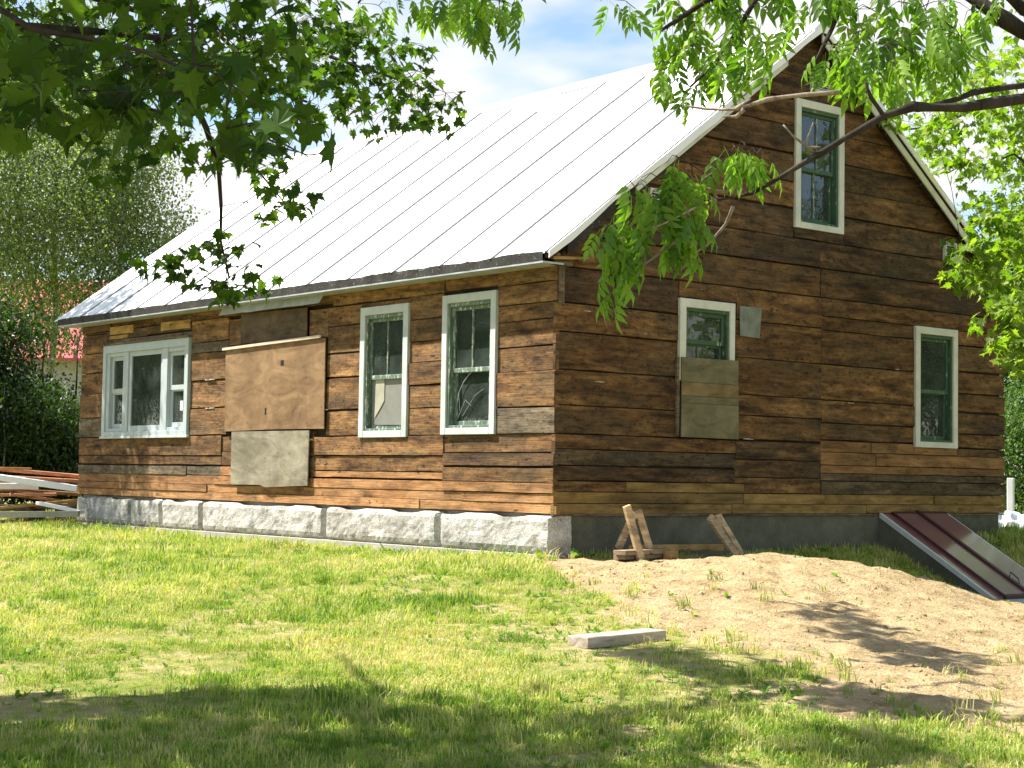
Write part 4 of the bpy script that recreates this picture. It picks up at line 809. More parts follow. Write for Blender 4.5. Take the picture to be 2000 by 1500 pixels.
def leaf_mass(name, tmpl, pos, rot, size, mt, parent, tint, kind='stuff', label=None):
    V, F = tmpl; n = len(pos); k = len(V); P = np.einsum('nij,kj->nki', rot, V)*size[:,None,None]+pos[:,None,:]
    tri = []
    for f in F:
        for j in range(1, len(f)-1): tri.append((f[0], f[j], f[j+1]))
    tri = np.array(tri); fs = (np.arange(n)[:,None,None]*k+tri[None]).reshape(-1,3)
    me = bpy.data.meshes.new(name); vs = P.reshape(-1,3).astype(np.float32)
    me.vertices.add(len(vs)); me.vertices.foreach_set('co', vs.ravel()); me.loops.add(fs.size); me.loops.foreach_set('vertex_index', fs.ravel().astype(np.int32)); me.polygons.add(len(fs)); me.polygons.foreach_set('loop_start', np.arange(len(fs),dtype=np.int32)*3); me.update(calc_edges=True)
    at = me.attributes.new('tint','FLOAT','POINT'); at.data.foreach_set('value', np.repeat(tint, k).astype(np.float32))
    o = link(name, me, mt, parent)
    if kind: o['kind'] = kind
    if label: o['label'] = label
    return o
def big_leaves(tree, tmpl, pos, rot, size, mt, tint, nmax=300, nm='leaf'):
    """the leaves that show largest become objects of their own (shared mesh), the rest one joined part"""
    co = np.array(cam_o); d = pos-co; f_ = -(d@np.array(cam_b)); rr = d@np.array(cam_r)/np.maximum(f_,.1); uu = d@np.array(cam_u)/np.maximum(f_,.1)
    vis = (f_ > .5) & (np.abs(rr) < .302) & (uu < .228) & (uu > -.23); score = np.where(vis, size/np.maximum(f_,.5), 0); idx = np.argsort(-score)[:nmax]; idx = idx[score[idx] > 0]
    V, F = tmpl; vm = []
    for q in range(3):
        me = bpy.data.meshes.new('leaf'); me.from_pydata([tuple(v_*(1+.0*q)+np.array([0,0,.05*math.sin(q*2+v_[0]*6)])) for v_ in V], [], F)
        at = me.attributes.new('tint','FLOAT','POINT'); at.data.foreach_set('value', [.2+.3*q]*len(V)); me.materials.append(mt); vm.append(me)
    for j, i in enumerate(idx):
        o = bpy.data.objects.new(nm, vm[j % 3]); C.objects.link(o); o.parent = tree
        m4 = Matrix([[*(rot[i][a_]*size[i]), pos[i][a_]] for a_ in range(3)]+[[0,0,0,1]]); o.matrix_local = m4
    mask = np.ones(len(pos), bool); mask[idx] = False
    if mask.any(): leaf_mass('crown', tmpl, pos[mask], rot[mask], size[mask], mt, tree, tint[mask])
class Grower:
    """limbs given as 3D polylines; sprays of leaves are tied to the nearest limb by a bent twig"""
    def __init__(s, loc, seed): s.sk = []; s.tw = MB(); s.pos = []; s.sz = []; s.r = np.random.default_rng(seed); s.limbs = []; s.loc = Vector(loc)
    def limb(s, pts, r0, r1, nm='limb', mt='bark', n=7):
        pts = [Vector(p_) for p_ in pts]; fine = []
        for i in range(len(pts)-1):
            a_, b_ = pts[i], pts[i+1]; L = (b_-a_).length; k = max(2, int(L/.35))
            for q in range(k): fine.append(a_.lerp(b_, q/k)+Vector(s.r.normal(0, .012*min(1,L), 3))*(1 if q else .3))
        fine.append(pts[-1]); nn_ = len(fine); rad = [(r0+(r1-r0)*i/(nn_-1))*(1+.12*s.r.normal()) for i in range(nn_)]
        s.limbs.append((fine, rad, nm, mt, n)); s.sk += [(p_, i/(nn_-1)) for i, p_ in enumerate(fine)]
    def spray(s, c, rad, n, size, reach=4., anchor=True, flat=.6):
        c = Vector(c); A = None
        if anchor and s.sk:
            K = np.array([tuple(p_) for p_, _ in s.sk]); dd = np.linalg.norm(K-np.array(c), axis=1); j = int(np.argmin(dd))
            if dd[j] < reach: A = Vector(K[j])
        if A is not None:
            L = (c-A).length; mid = A.lerp(c,.5)+Vector((s.r.normal(0,.04*L), s.r.normal(0,.04*L), .05*L)); path = [A, A.lerp(mid,.5)+Vector((0,0,.015*L)), mid, mid.lerp(c,.6), c]
            r_ = min(.009, .002+.003*L); s.tw.tube(path, [r_, r_*.85, r_*.65, r_*.5, r_*.35], 4)
            for p_ in path[2:]: s.sk.append((p_, 1))
        k = max(3, n//6); tips = []
        for i in range(k):
            e = Vector(s.r.normal(0,1,3)); e.z = e.z*flat-.25; e = e.normalized()*rad*s.r.uniform(.45,1.05); t_ = c+e; tips.append(t_)
            s.tw.tube([c, c.lerp(t_,.5)+Vector((0,0,.02)), t_], [.0022,.0017,.0012], 3)
        for i in range(n):
            t_ = tips[i % k]; f = s.r.uniform(.35,1.05); p_ = c.lerp(t_, f)+Vector(s.r.normal(0,rad*.10,3)); s.pos.append(tuple(p_)); s.sz.append(size*s.r.uniform(.7,1.2))
    def finish(s, name, label, cat, tmpl, mt, tilt=(.2,1.2), nbig=300, group=None, twig='bark', leafname='leaf'):
        t = empty(name, s.loc); tag(t, label, cat, group); off = s.loc
        for fine, rad, nm, mtn, n in s.limbs:
            mb = MB(); mb.tube([p_-off for p_ in fine], rad, n); mb.build(nm, M[mtn], t, smooth=True)
        s.tw.v = [tuple(Vector(v_)-off) for v_ in s.tw.v]
        if s.tw.v: o = s.tw.build('twigs', M[twig], t); o['kind'] = 'stuff'
        pos = np.array(s.pos)-np.array(off); n = len(pos); rot = rotmats(n, tilt[0], tilt[1], s.r); tint = s.r.random(n); sz = np.array(s.sz)
        if n:
            wpos = pos+np.array(off)
            # order by how large each shows, in world space
            co = np.array(cam_o); d = wpos-co; f_ = -(d@np.array(cam_b)); rr = d@np.array(cam_r)/np.maximum(f_,.1); uu = d@np.array(cam_u)/np.maximum(f_,.1)
            vis = (f_ > .5) & (np.abs(rr) < .302) & (uu < .228) & (uu > -.23); sc_ = np.where(vis, sz/np.maximum(f_,.5), 0); idx = np.argsort(-sc_)[:nbig]; idx = idx[sc_[idx] > 0]
            V, F = tmpl; vm = []
            for q in range(3):
                me = bpy.data.meshes.new('leaf'); me.from_pydata([(v_[0],v_[1],v_[2]+.05*math.sin(q*2+v_[0]*6)) for v_ in V], [], F)
                at = me.attributes.new('tint','FLOAT','POINT'); at.data.foreach_set('value', [.2+.3*q]*len(V)); me.materials.append(M[mt]); vm.append(me)
            for j, i in enumerate(idx):
                o = bpy.data.objects.new(leafname, vm[j % 3]); C.objects.link(o); o.parent = t
                o.matrix_local = Matrix([[*(rot[i][a_]*sz[i]), pos[i][a_]] for a_ in range(3)]+[[0,0,0,1]])
            mask = np.ones(n, bool); mask[idx] = False
            if mask.any(): leaf_mass('crown', tmpl, pos[mask], rot[mask], sz[mask], M[mt], t, tint[mask])
        return t
gzf = lambda x_, y_: float(gz(np.array([x_]), np.array([y_]))[0])
MAPLE, ASH = leaf_maple(), leaf_ash()
# --- maple whose boughs hang in from the upper left
tx0, ty0 = (-9.52,-4.55,0.15)[:2]; g = Grower((tx0, ty0, gzf(tx0,ty0)), 5)
base = Vector((tx0,ty0,gzf(tx0,ty0)-.1)); top = base+Vector((.25,.2,7.6))
g.limb([base, base+Vector((.05,0,1.2)), base+Vector((.0,.1,3.0)), base+Vector((.15,.1,5.2)), top], .26, .12, 'trunk', n=12)
f1 = base+Vector((.0,.1,3.0))
g.limb([f1, (-9.32,-6.04,2.33), (-8.61,-6.11,2.47), (-7.79,-5.76,2.64), (-6.63,-4.94,3.04), (-5.47,-4.21,3.15), (-4.85,-4.07,3.13)], .030, .006)
g.limb([f1+Vector((0,0,.3)), (-8.75,-5.39,3.03), (-7.70,-4.96,3.01), (-6.72,-4.48,3.11), (-6.20,-4.24,2.88), (-5.78,-4.07,2.88)], .030, .008)
g.limb([(-7.79,-5.76,2.64), (-7.47,-5.50,2.50), (-7.17,-5.22,2.33), (-7.01,-5.08,2.13), (-6.88,-4.90,1.75), (-6.78,-4.84,1.54)], .022, .006)
g.limb([(-6.60,-4.67,2.60), (-6.48,-4.75,2.43), (-6.39,-4.82,2.37), (-6.29,-4.90,2.34), (-6.15,-5.02,2.35)], .008, .002)
for q in ([(-6.48,-4.75,2.43), (-6.40,-4.83,2.52), (-6.33,-4.89,2.61)], [(-6.39,-4.82,2.37), (-6.36,-4.86,2.46), (-6.28,-4.93,2.53)], [(-6.44,-4.78,2.40), (-6.47,-4.77,2.53), (-6.44,-4.80,2.61)], [(-5.40,-4.25,2.78), (-5.36,-4.27,2.70), (-5.32,-4.30,2.65)]): g.limb(q, .004, .0015, 'dead_twig')
g.limb([(-7.00,-5.09,2.22), (-6.63,-4.87,2.21), (-6.38,-4.81,2.03)], .010, .004); g.limb([(-6.25,-4.19,2.78), (-6.08,-4.31,2.51), (-5.97,-4.40,2.44)], .010, .003)
g.limb([(-10.01,-8.55,1.91), (-9.83,-8.95,1.68), (-9.57,-9.16,1.62), (-9.46,-9.37,1.50)], .010, .004); g.limb([(-9.65,-7.30,1.95), (-9.43,-7.74,1.87), (-9.22,-8.16,1.72), (-9.05,-8.29,1.65)], .011, .005)
g.limb([base+Vector((.15,.1,5.2)), base+Vector((1.5,.9,6.4)), base+Vector((3.2,1.0,6.9)), base+Vector((5.0,.6,6.8))], .09, .02); g.limb([base+Vector((.15,.1,5.2)), base+Vector((.7,2.2,6.8)), base+Vector((1.2,4.0,7.4))], .08, .02)
g.limb([base+Vector((.1,.1,4.2)), base+Vector((-1.2,1.6,5.6)), base+Vector((-1.8,3.2,6.2))], .08, .02)
for c in [(-7.30,-5.74,2.80),(-7.38,-4.63,2.59),(-7.92,-4.07,3.25),(-8.36,-6.55,2.03),(-7.77,-6.99,2.65),(-7.74,-5.73,2.09),(-8.61,-6.27,2.32),(-8.02,-6.07,2.62),(-7.61,-4.32,3.27),(-7.98,-6.23,2.24),(-7.99,-4.39,2.86),(-7.56,-4.88,2.35),(-7.51,-4.21,2.71),(-7.04,-5.62,2.63),(-8.04,-4.09,3.00),(-7.75,-5.19,2.90),(-7.53,-5.94,2.33),(-7.42,-4.65,2.73),(-7.65,-5.46,2.66),(-8.16,-4.33,3.13),(-7.31,-4.74,2.25),(-7.55,-3.94,2.83),(-7.85,-6.06,2.45),(-7.73,-5.61,2.46),(-7.57,-5.49,2.85),(-7.89,-5.77,2.59),(-7.73,-4.10,2.70),(-6.79,-5.02,2.47),(-8.07,-6.77,2.59),(-7.91,-4.81,3.01),(-8.31,-6.08,2.70),(-7.93,-6.00,2.71),(-7.60,-6.08,2.50),(-7.87,-5.67,2.92),(-8.12,-6.68,2.00),(-8.16,-4.27,3.04),(-7.78,-6.28,2.35),(-7.36,-5.41,2.72),(-7.82,-3.67,3.06),(-6.63,-5.04,3.01),(-7.65,-6.28,2.48),(-7.70,-4.80,2.96),(-8.45,-5.46,2.27),(-7.66,-6.42,2.53),(-6.51,-5.06,2.99),(-7.80,-6.47,2.71),(-6.72,-5.31,3.03),(-8.11,-5.77,2.57),(-6.50,-4.79,2.76),(-7.05,-5.76,2.96),(-7.56,-4.51,2.62),(-8.17,-5.95,2.32),(-7.37,-6.43,2.47),(-8.79,-5.89,2.15),(-8.52,-5.62,2.67),(-8.00,-5.23,2.77),(-7.41,-6.63,2.73),(-7.39,-5.51,2.82),(-6.87,-4.53,2.70),(-7.52,-4.34,2.97),(-7.87,-6.11,2.32),(-8.74,-6.01,2.23),(-8.50,-5.44,2.30),(-6.75,-4.91,2.81),(-7.85,-4.24,2.74),(-6.49,-4.94,2.52),(-6.90,-5.37,2.45),(-7.94,-5.75,2.55),(-7.77,-5.85,2.86),(-7.69,-5.01,2.73)]: g.spray(c, .40, 20, .088)
for c in [(-5.49,-3.42,3.59),(-5.64,-4.82,2.90),(-5.38,-4.23,3.08),(-5.94,-4.33,3.09),(-5.32,-4.69,3.06),(-6.33,-5.11,3.13),(-5.75,-4.54,3.16),(-6.14,-5.26,3.01),(-5.69,-4.21,3.36),(-4.73,-3.61,3.49),(-5.60,-4.32,3.08),(-6.10,-4.86,2.80),(-4.73,-3.81,3.52),(-5.39,-4.41,3.12),(-5.38,-4.09,2.87),(-5.79,-5.03,2.68),(-6.23,-4.92,2.65),(-5.28,-3.45,3.53),(-6.30,-4.94,2.77),(-5.29,-3.83,3.05),(-5.33,-4.59,2.96),(-5.83,-4.34,2.99),(-5.19,-4.00,3.01),(-5.18,-3.37,3.44),(-5.29,-3.67,3.30),(-6.16,-5.07,3.15),(-5.73,-4.80,3.24),(-5.51,-4.27,3.40),(-4.90,-3.72,3.51),(-5.26,-4.09,3.27)]: g.spray(c, .30, 17, .088)
for c in [(-5.01,-4.27,2.88),(-5.21,-4.86,2.90),(-4.84,-4.38,2.95),(-5.38,-5.03,2.68),(-4.83,-3.97,3.21),(-4.75,-3.99,2.91),(-5.03,-4.48,2.97),(-5.04,-4.32,2.98),(-5.28,-4.45,2.73)]: g.spray(c, .20, 11, .085)
for c in [(-6.86,-5.01,2.35),(-6.75,-5.39,1.93),(-6.90,-5.38,2.19),(-6.54,-4.32,2.42),(-6.62,-4.99,2.05),(-6.67,-5.32,2.07),(-6.60,-4.85,2.22),(-6.85,-5.18,2.29),(-7.01,-5.27,2.16),(-6.25,-4.48,2.02),(-6.72,-5.31,2.17),(-7.09,-5.23,2.31),(-6.95,-5.58,2.23),(-6.86,-5.27,2.35),(-6.81,-5.64,1.95)]: g.spray(c, .20, 10, .082)
for c in [(-6.75,-4.68,1.52),(-6.52,-4.74,1.53),(-7.03,-4.31,1.64),(-7.00,-5.17,1.40),(-6.94,-4.80,1.70),(-6.94,-4.41,1.72),(-7.08,-5.25,1.69),(-7.18,-4.99,1.61),(-7.23,-5.10,1.50),(-6.92,-5.05,1.64),(-6.84,-5.11,1.58),(-7.12,-5.14,1.47),(-6.99,-5.28,1.41)]: g.spray(c, .17, 12, .080)
for c in [(-9.39,-9.12,1.53),(-9.36,-8.83,1.67),(-9.74,-9.08,1.49),(-9.63,-9.18,1.49),(-9.56,-9.44,1.53),(-9.84,-8.98,1.52),(-9.43,-9.42,1.53),(-9.85,-9.20,1.49),(-9.70,-8.88,1.67),(-9.67,-8.46,1.75),(-9.77,-8.52,1.67),(-9.48,-8.80,1.65)]: g.spray(c, .26, 7, .115)
for c in [(-9.50,-8.08,1.75),(-9.28,-7.78,1.87),(-9.19,-8.21,1.88),(-8.86,-8.44,2.08),(-9.47,-7.70,2.03),(-8.85,-8.58,1.92),(-9.44,-7.76,1.86),(-8.78,-7.91,2.08),(-8.82,-7.59,1.98),(-9.15,-8.41,2.00),(-8.76,-7.67,1.93),(-9.04,-7.45,2.11),(-8.86,-8.47,1.88),(-9.31,-7.70,1.93)]: g.spray(c, .34, 14, .10)
for c in [(-9.52,-9.85,1.31),(-9.49,-9.51,1.35),(-9.26,-9.61,1.38),(-9.39,-9.50,1.34),(-9.34,-9.66,1.41)]: g.spray(c, .06, 2, .115, reach=2.2)
for c in [(-9.90,-8.87,1.41), (-9.75,-8.74,1.42), (-9.38,-8.79,1.41), (-9.66,-8.69,1.51)]: g.spray(c, .10, 3, .10)
# higher part of the crown, above the frame: it throws the shade on the near lawn and keeps the hanging leaves in shade
rr_ = np.random.default_rng(3)
def shade_crown(poly, n, h0, h1, rad, nl, sz):
    P = np.array(poly); lo = P.min(0); hi = P.max(0); c = 0
    while c < n:
        q = lo+rr_.random(2)*(hi-lo)
        if poly_sd(np.array([q[0]]), np.array([q[1]]), poly)[0] < .25: continue
        h = rr_.uniform(h0, h1); g.spray((q[0]-.42*h, q[1]+.47*h, -1+h), rad, nl, sz, reach=3.); c += 1
shade_crown([(-7.88,-3.83), (-6.94,-4.34), (-6.11,-5.03), (-5.78,-5.67), (-5.91,-6.49), (-6.03,-7.17), (-6.17,-7.77), (-7.6,-10.5), (-11.5,-7.5)], 420, 5.5, 6.9, .38, 26, .17)
for c in [(-8.96,-7.29,3.60),(-9.37,-5.98,3.35),(-8.90,-7.59,3.88),(-9.02,-5.84,4.39),(-8.70,-8.23,3.12),(-9.60,-7.20,3.10),(-9.33,-8.66,2.73),(-8.00,-6.54,3.28),(-9.64,-8.94,3.20),(-9.99,-7.44,2.59),(-9.60,-7.73,2.66),(-9.66,-5.69,3.71),(-9.89,-7.17,3.61),(-9.74,-5.73,3.81),(-8.42,-6.67,3.83),(-9.92,-7.26,3.13),(-9.18,-8.70,3.41),(-8.70,-8.01,2.75),(-9.60,-7.93,3.39),(-10.16,-7.86,2.98),(-8.52,-6.85,3.30),(-9.30,-7.56,3.50),(-10.19,-7.19,2.89),(-9.58,-7.30,3.86),(-9.23,-5.80,3.90),(-9.67,-8.65,2.70),(-9.32,-7.67,3.31),(-9.27,-7.17,3.33),(-9.29,-7.56,3.74),(-10.01,-6.62,4.09),(-10.33,-7.96,3.30),(-9.25,-7.36,2.73),(-8.47,-7.19,3.10),(-9.46,-6.45,3.47),(-8.14,-7.09,3.86),(-7.94,-6.92,3.60),(-9.74,-5.88,3.13),(-8.66,-8.60,2.55),(-9.38,-8.37,2.51),(-9.53,-5.59,3.13),(-9.00,-6.78,3.31),(-9.48,-6.68,3.75),(-8.83,-7.30,3.95),(-8.25,-7.55,3.10),(-10.31,-8.04,2.91),(-10.03,-6.89,3.64),(-9.01,-8.35,2.96),(-8.82,-7.67,3.41),(-9.47,-7.21,3.07),(-8.90,-7.97,2.90)]: g.spray(c, .5, 26, .13, reach=3.5)
for c in [(-10.13,-5.81,4.38),(-10.34,-6.93,3.94),(-11.13,-6.11,3.99),(-9.76,-8.53,4.23),(-11.36,-5.63,3.44),(-11.45,-4.50,3.39),(-10.20,-8.64,3.06),(-11.69,-7.80,3.01),(-11.34,-8.23,3.40),(-10.16,-6.11,4.53),(-10.24,-7.32,3.54),(-10.08,-8.31,3.53),(-8.38,-7.50,3.28),(-10.03,-8.55,3.69),(-10.81,-5.93,5.22),(-10.62,-7.40,2.97),(-9.71,-9.62,2.47),(-11.08,-6.70,2.95),(-11.42,-5.29,3.96),(-10.58,-6.01,3.20),(-11.48,-7.85,3.53),(-11.55,-7.43,2.75),(-10.41,-8.37,3.39),(-9.54,-7.42,4.86),(-11.44,-7.44,3.45),(-10.75,-5.69,3.24),(-10.96,-7.79,2.66),(-9.49,-6.18,5.64),(-11.02,-5.70,4.80),(-11.02,-8.32,3.41),(-11.49,-7.27,3.22),(-10.08,-7.66,3.99),(-10.34,-8.40,2.67),(-11.12,-5.34,3.39),(-10.93,-5.91,4.89),(-11.35,-4.75,5.69),(-11.11,-7.51,3.04),(-9.65,-8.59,3.31),(-11.33,-8.04,2.73),(-10.91,-5.44,4.25),(-9.63,-6.30,5.05),(-11.25,-7.43,4.26),(-10.71,-8.22,4.00),(-10.88,-8.19,3.07),(-10.36,-5.35,3.66),(-9.77,-7.38,3.57),(-11.47,-8.19,3.69),(-8.53,-6.96,4.14),(-11.62,-6.25,3.49),(-9.82,-6.13,3.93),(-9.31,-6.97,3.86),(-8.92,-7.75,4.48),(-9.27,-8.40,2.99),(-9.38,-7.72,3.21),(-10.44,-8.75,2.94),(-9.50,-6.43,3.30),(-9.43,-7.13,4.47),(-9.10,-7.39,5.19),(-10.24,-6.63,4.74),(-9.98,-5.95,4.25),(-11.11,-7.43,4.34),(-10.17,-8.68,3.76),(-10.55,-7.68,2.81),(-10.18,-5.77,3.78),(-9.16,-7.93,4.22),(-10.85,-6.90,4.52),(-9.08,-7.44,3.43),(-11.29,-7.32,3.51),(-11.06,-6.20,4.19),(-10.08,-6.21,4.81),(-11.46,-5.00,5.51),(-11.54,-5.96,3.48),(-11.06,-8.45,2.55),(-11.44,-8.14,3.07),(-9.85,-9.04,3.66),(-10.33,-6.65,3.80),(-9.19,-7.44,3.15),(-11.25,-7.71,3.30),(-11.64,-5.38,4.21),(-10.70,-6.85,3.45),(-10.06,-7.85,3.16),(-11.35,-5.51,3.21),(-10.04,-7.91,2.85),(-9.31,-6.64,5.19),(-10.32,-7.91,2.99),(-10.79,-7.16,4.51),(-10.16,-6.31,5.41),(-11.13,-5.54,4.65),(-11.33,-6.42,4.52),(-9.45,-7.22,3.41),(-10.79,-6.32,3.55),(-10.16,-7.13,3.22),(-10.66,-5.70,4.66),(-9.26,-7.99,2.94),(-10.10,-7.36,4.48),(-10.03,-6.39,4.55),(-9.78,-7.63,4.77),(-10.21,-5.68,3.43),(-11.11,-8.02,3.22),(-9.44,-8.69,3.57),(-11.00,-5.09,4.23),(-11.43,-8.12,2.57),(-10.92,-8.25,2.95),(-10.53,-8.27,3.73),(-10.33,-7.74,3.73),(-10.76,-8.18,3.19),(-9.58,-6.55,4.35),(-10.21,-8.32,2.76),(-9.16,-6.65,3.77),(-10.13,-8.98,3.53)]: g.spray(c, .5, 24, .17, reach=3.5)
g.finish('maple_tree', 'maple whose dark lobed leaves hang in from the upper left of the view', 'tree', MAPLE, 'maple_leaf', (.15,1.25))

# --- ash on the right, its drooping sprays cross the gable
tx0, ty0 = (-3.64,-9.78,-0.09)[:2]; g = Grower((tx0, ty0, gzf(tx0,ty0)), 8)
base = Vector((tx0,ty0,gzf(tx0,ty0)-.1))
g.limb([base, base+Vector((.0,.0,1.5)), base+Vector((-.1,0,3.2)), base+Vector((-.2,.1,5.0)), base+Vector((-.3,.2,7.5))], .24, .10, 'trunk', n=12)
f1 = base+Vector((-.1,0,2.7))
g.limb([f1, (-5.07,-9.78,2.09), (-5.93,-9.71,1.96), (-6.29,-9.67,1.87), (-6.53,-9.61,1.85), (-6.69,-9.60,1.79), (-6.84,-9.53,1.69), (-6.95,-9.50,1.62), (-7.04,-9.43,1.55), (-7.14,-9.34,1.47), (-7.24,-9.25,1.44), (-7.31,-9.19,1.44)], .027, .003)
g.limb([(-4.99,-9.73,2.20), (-5.68,-9.54,2.08), (-6.01,-9.52,2.00), (-6.27,-9.56,1.91), (-6.50,-9.61,1.84)], .018, .011)
g.limb([f1+Vector((0,0,.4)), (-5.25,-9.65,2.24), (-5.69,-9.55,2.31), (-5.81,-9.46,2.40), (-5.85,-9.30,2.55)], .04, .03)
g.limb([f1+Vector((0,0,.6)), (-4.72,-9.32,2.51), (-5.18,-9.21,2.57), (-5.26,-9.15,2.66), (-5.55,-8.92,2.82)], .03, .022)
g.limb([(-5.85,-9.30,2.55), (-6.20,-9.14,2.56), (-6.54,-8.87,2.51), (-6.66,-8.63,2.45), (-6.74,-8.43,2.34)], .035, .008); g.limb([(-6.54,-8.87,2.51), (-6.63,-8.78,2.29), (-6.69,-8.72,2.16), (-6.77,-8.64,2.05)], .014, .005)
g.limb([(-6.20,-9.14,2.56), (-6.45,-9.18,2.33), (-6.57,-9.20,2.16), (-6.60,-9.17,2.07)], .016, .006)
g.limb([(-6.66,-8.63,2.45), (-5.84,-7.15,3.08), (-5.32,-5.66,3.46), (-5.26,-5.06,3.53), (-5.28,-4.28,3.73)], .018, .006)
for q in ([(-6.75,-9.43,1.90), (-6.85,-9.34,1.89), (-6.96,-9.25,1.87), (-7.05,-9.17,1.83), (-7.07,-9.03,1.85), (-7.13,-8.98,1.86)], [(-7.05,-9.17,1.83), (-7.01,-9.21,1.87)], [(-7.03,-9.19,1.83), (-7.05,-9.17,1.80), (-7.09,-9.14,1.80)]): g.limb(q, .011, .004, 'dead_twig', 'twig', 5)
for q in ([(-7.24,-9.25,1.44), (-7.33,-9.24,1.41), (-7.45,-9.20,1.34), (-7.52,-9.14,1.30), (-7.54,-9.11,1.21)], [(-7.19,-9.29,1.42), (-7.21,-9.27,1.35), (-7.26,-9.22,1.27), (-7.32,-9.16,1.21), (-7.36,-9.13,1.17)], [(-7.35,-9.21,1.31), (-7.43,-9.14,1.23), (-7.50,-9.08,1.16)],
          [(-6.93,-9.49,1.65), (-6.99,-9.47,1.65), (-6.97,-9.49,1.74)], [(-6.95,-9.48,1.63), (-7.03,-9.44,1.69), (-7.06,-9.42,1.73)], [(-7.21,-9.28,1.47), (-7.28,-9.22,1.49)], [(-7.24,-9.25,1.45), (-7.27,-9.23,1.53), (-7.24,-9.25,1.56)]): g.limb(q, .007, .003, 'dead_twig', 'twig', 5)
g.limb([(-6.69,-9.60,1.79), (-6.73,-9.57,1.86), (-6.75,-9.56,1.92)], .010, .005)
def ashspray(c, n=6, r_=.13, size=.12, **k): g.spray(c, r_, n, size, **k)
for c in [(-6.71,-8.46,2.51),(-6.61,-8.55,2.53),(-6.58,-8.70,2.50),(-6.65,-8.51,2.40),(-6.63,-8.65,2.38),(-6.61,-8.80,2.37),(-6.65,-8.37,2.36),(-6.72,-8.57,2.25),(-6.64,-8.64,2.26),(-6.72,-8.44,2.20),(-6.71,-8.57,2.13),(-6.66,-8.75,2.19),(-6.64,-8.89,2.23),(-6.61,-8.93,2.36),(-6.52,-8.88,2.49),(-6.63,-8.78,2.29),
          (-6.56,-9.10,2.44),(-6.46,-9.19,2.44),(-6.62,-9.29,2.14),(-6.57,-9.33,2.11),(-6.63,-9.41,2.16),
          (-6.43,-9.33,2.31),(-6.37,-9.37,2.25),(-6.26,-9.35,2.38),(-6.46,-9.42,2.14),(-6.39,-9.49,2.18),(-6.51,-9.51,2.04),(-6.26,-9.47,2.31),(-6.11,-9.47,2.38),(-6.17,-9.54,2.24),(-6.04,-9.53,2.34),(-6.30,-9.56,2.18),(-6.21,-9.39,2.44),(-6.14,-9.56,2.19),(-5.82,-9.46,2.49)]: ashspray(c, 6, .13)
for c in [(-7.55,-9.13,1.47),(-7.60,-9.08,1.40),(-7.55,-9.12,1.36),(-7.59,-9.08,1.30),(-7.56,-9.10,1.25),(-7.57,-9.09,1.20),(-7.60,-9.06,1.14),(-7.39,-9.20,1.59),(-7.35,-9.23,1.52),(-7.40,-9.18,1.46),(-7.35,-9.22,1.41),(-7.40,-9.17,1.36),(-7.37,-9.20,1.31),(-7.44,-9.15,1.51),(-7.47,-9.12,1.43),(-7.21,-9.29,1.62),(-7.13,-9.35,1.62),(-7.17,-9.33,1.65)]: ashspray(c, 5, .075, .112)
for c in [(-5.27,-5.30,3.38),(-5.10,-5.32,3.43),(-5.24,-5.19,3.29),(-5.16,-5.26,3.33),(-5.19,-4.86,3.52),(-5.17,-4.62,3.56),(-5.25,-4.43,3.60),(-5.32,-4.23,3.59),(-5.32,-3.98,3.66),(-5.69,-7.00,2.98),(-5.18,-5.50,3.36)]: ashspray(c, 5, .14, .13)
rr_ = np.random.default_rng(13)
shade_crown([(-0.09,-3.78), (0.43,-4.10), (-0.61,-5.57), (-0.73,-6.50), (-1.82,-7.21), (-2.21,-6.63), (-1.72,-5.54)], 40, 5.6, 6.6, .36, 12, .2)
shade_crown([(-3.71,-6.54), (-3.09,-6.69), (-2.50,-7.64), (-3.38,-8.21), (-4.02,-7.42)], 36, 5.4, 6.6, .36, 12, .2)
shade_crown([(-3.07,-4.75), (-2.81,-5.32), (-3.30,-6.31), (-4.16,-7.05), (-4.03,-6.23), (-3.95,-5.20)], 24, 5.6, 6.6, .36, 11, .2)
shade_crown([(-5.59,-6.33), (-4.43,-7.40), (-3.52,-8.30), (-4.54,-8.96), (-6.43,-7.87)], 30, 5.4, 6.6, .36, 11, .2)
g.finish('ash_tree', 'ash with drooping bright green leaflets and a crooked limb crossing the gable', 'tree', ASH, 'ash_leaf', (.5,1.35))

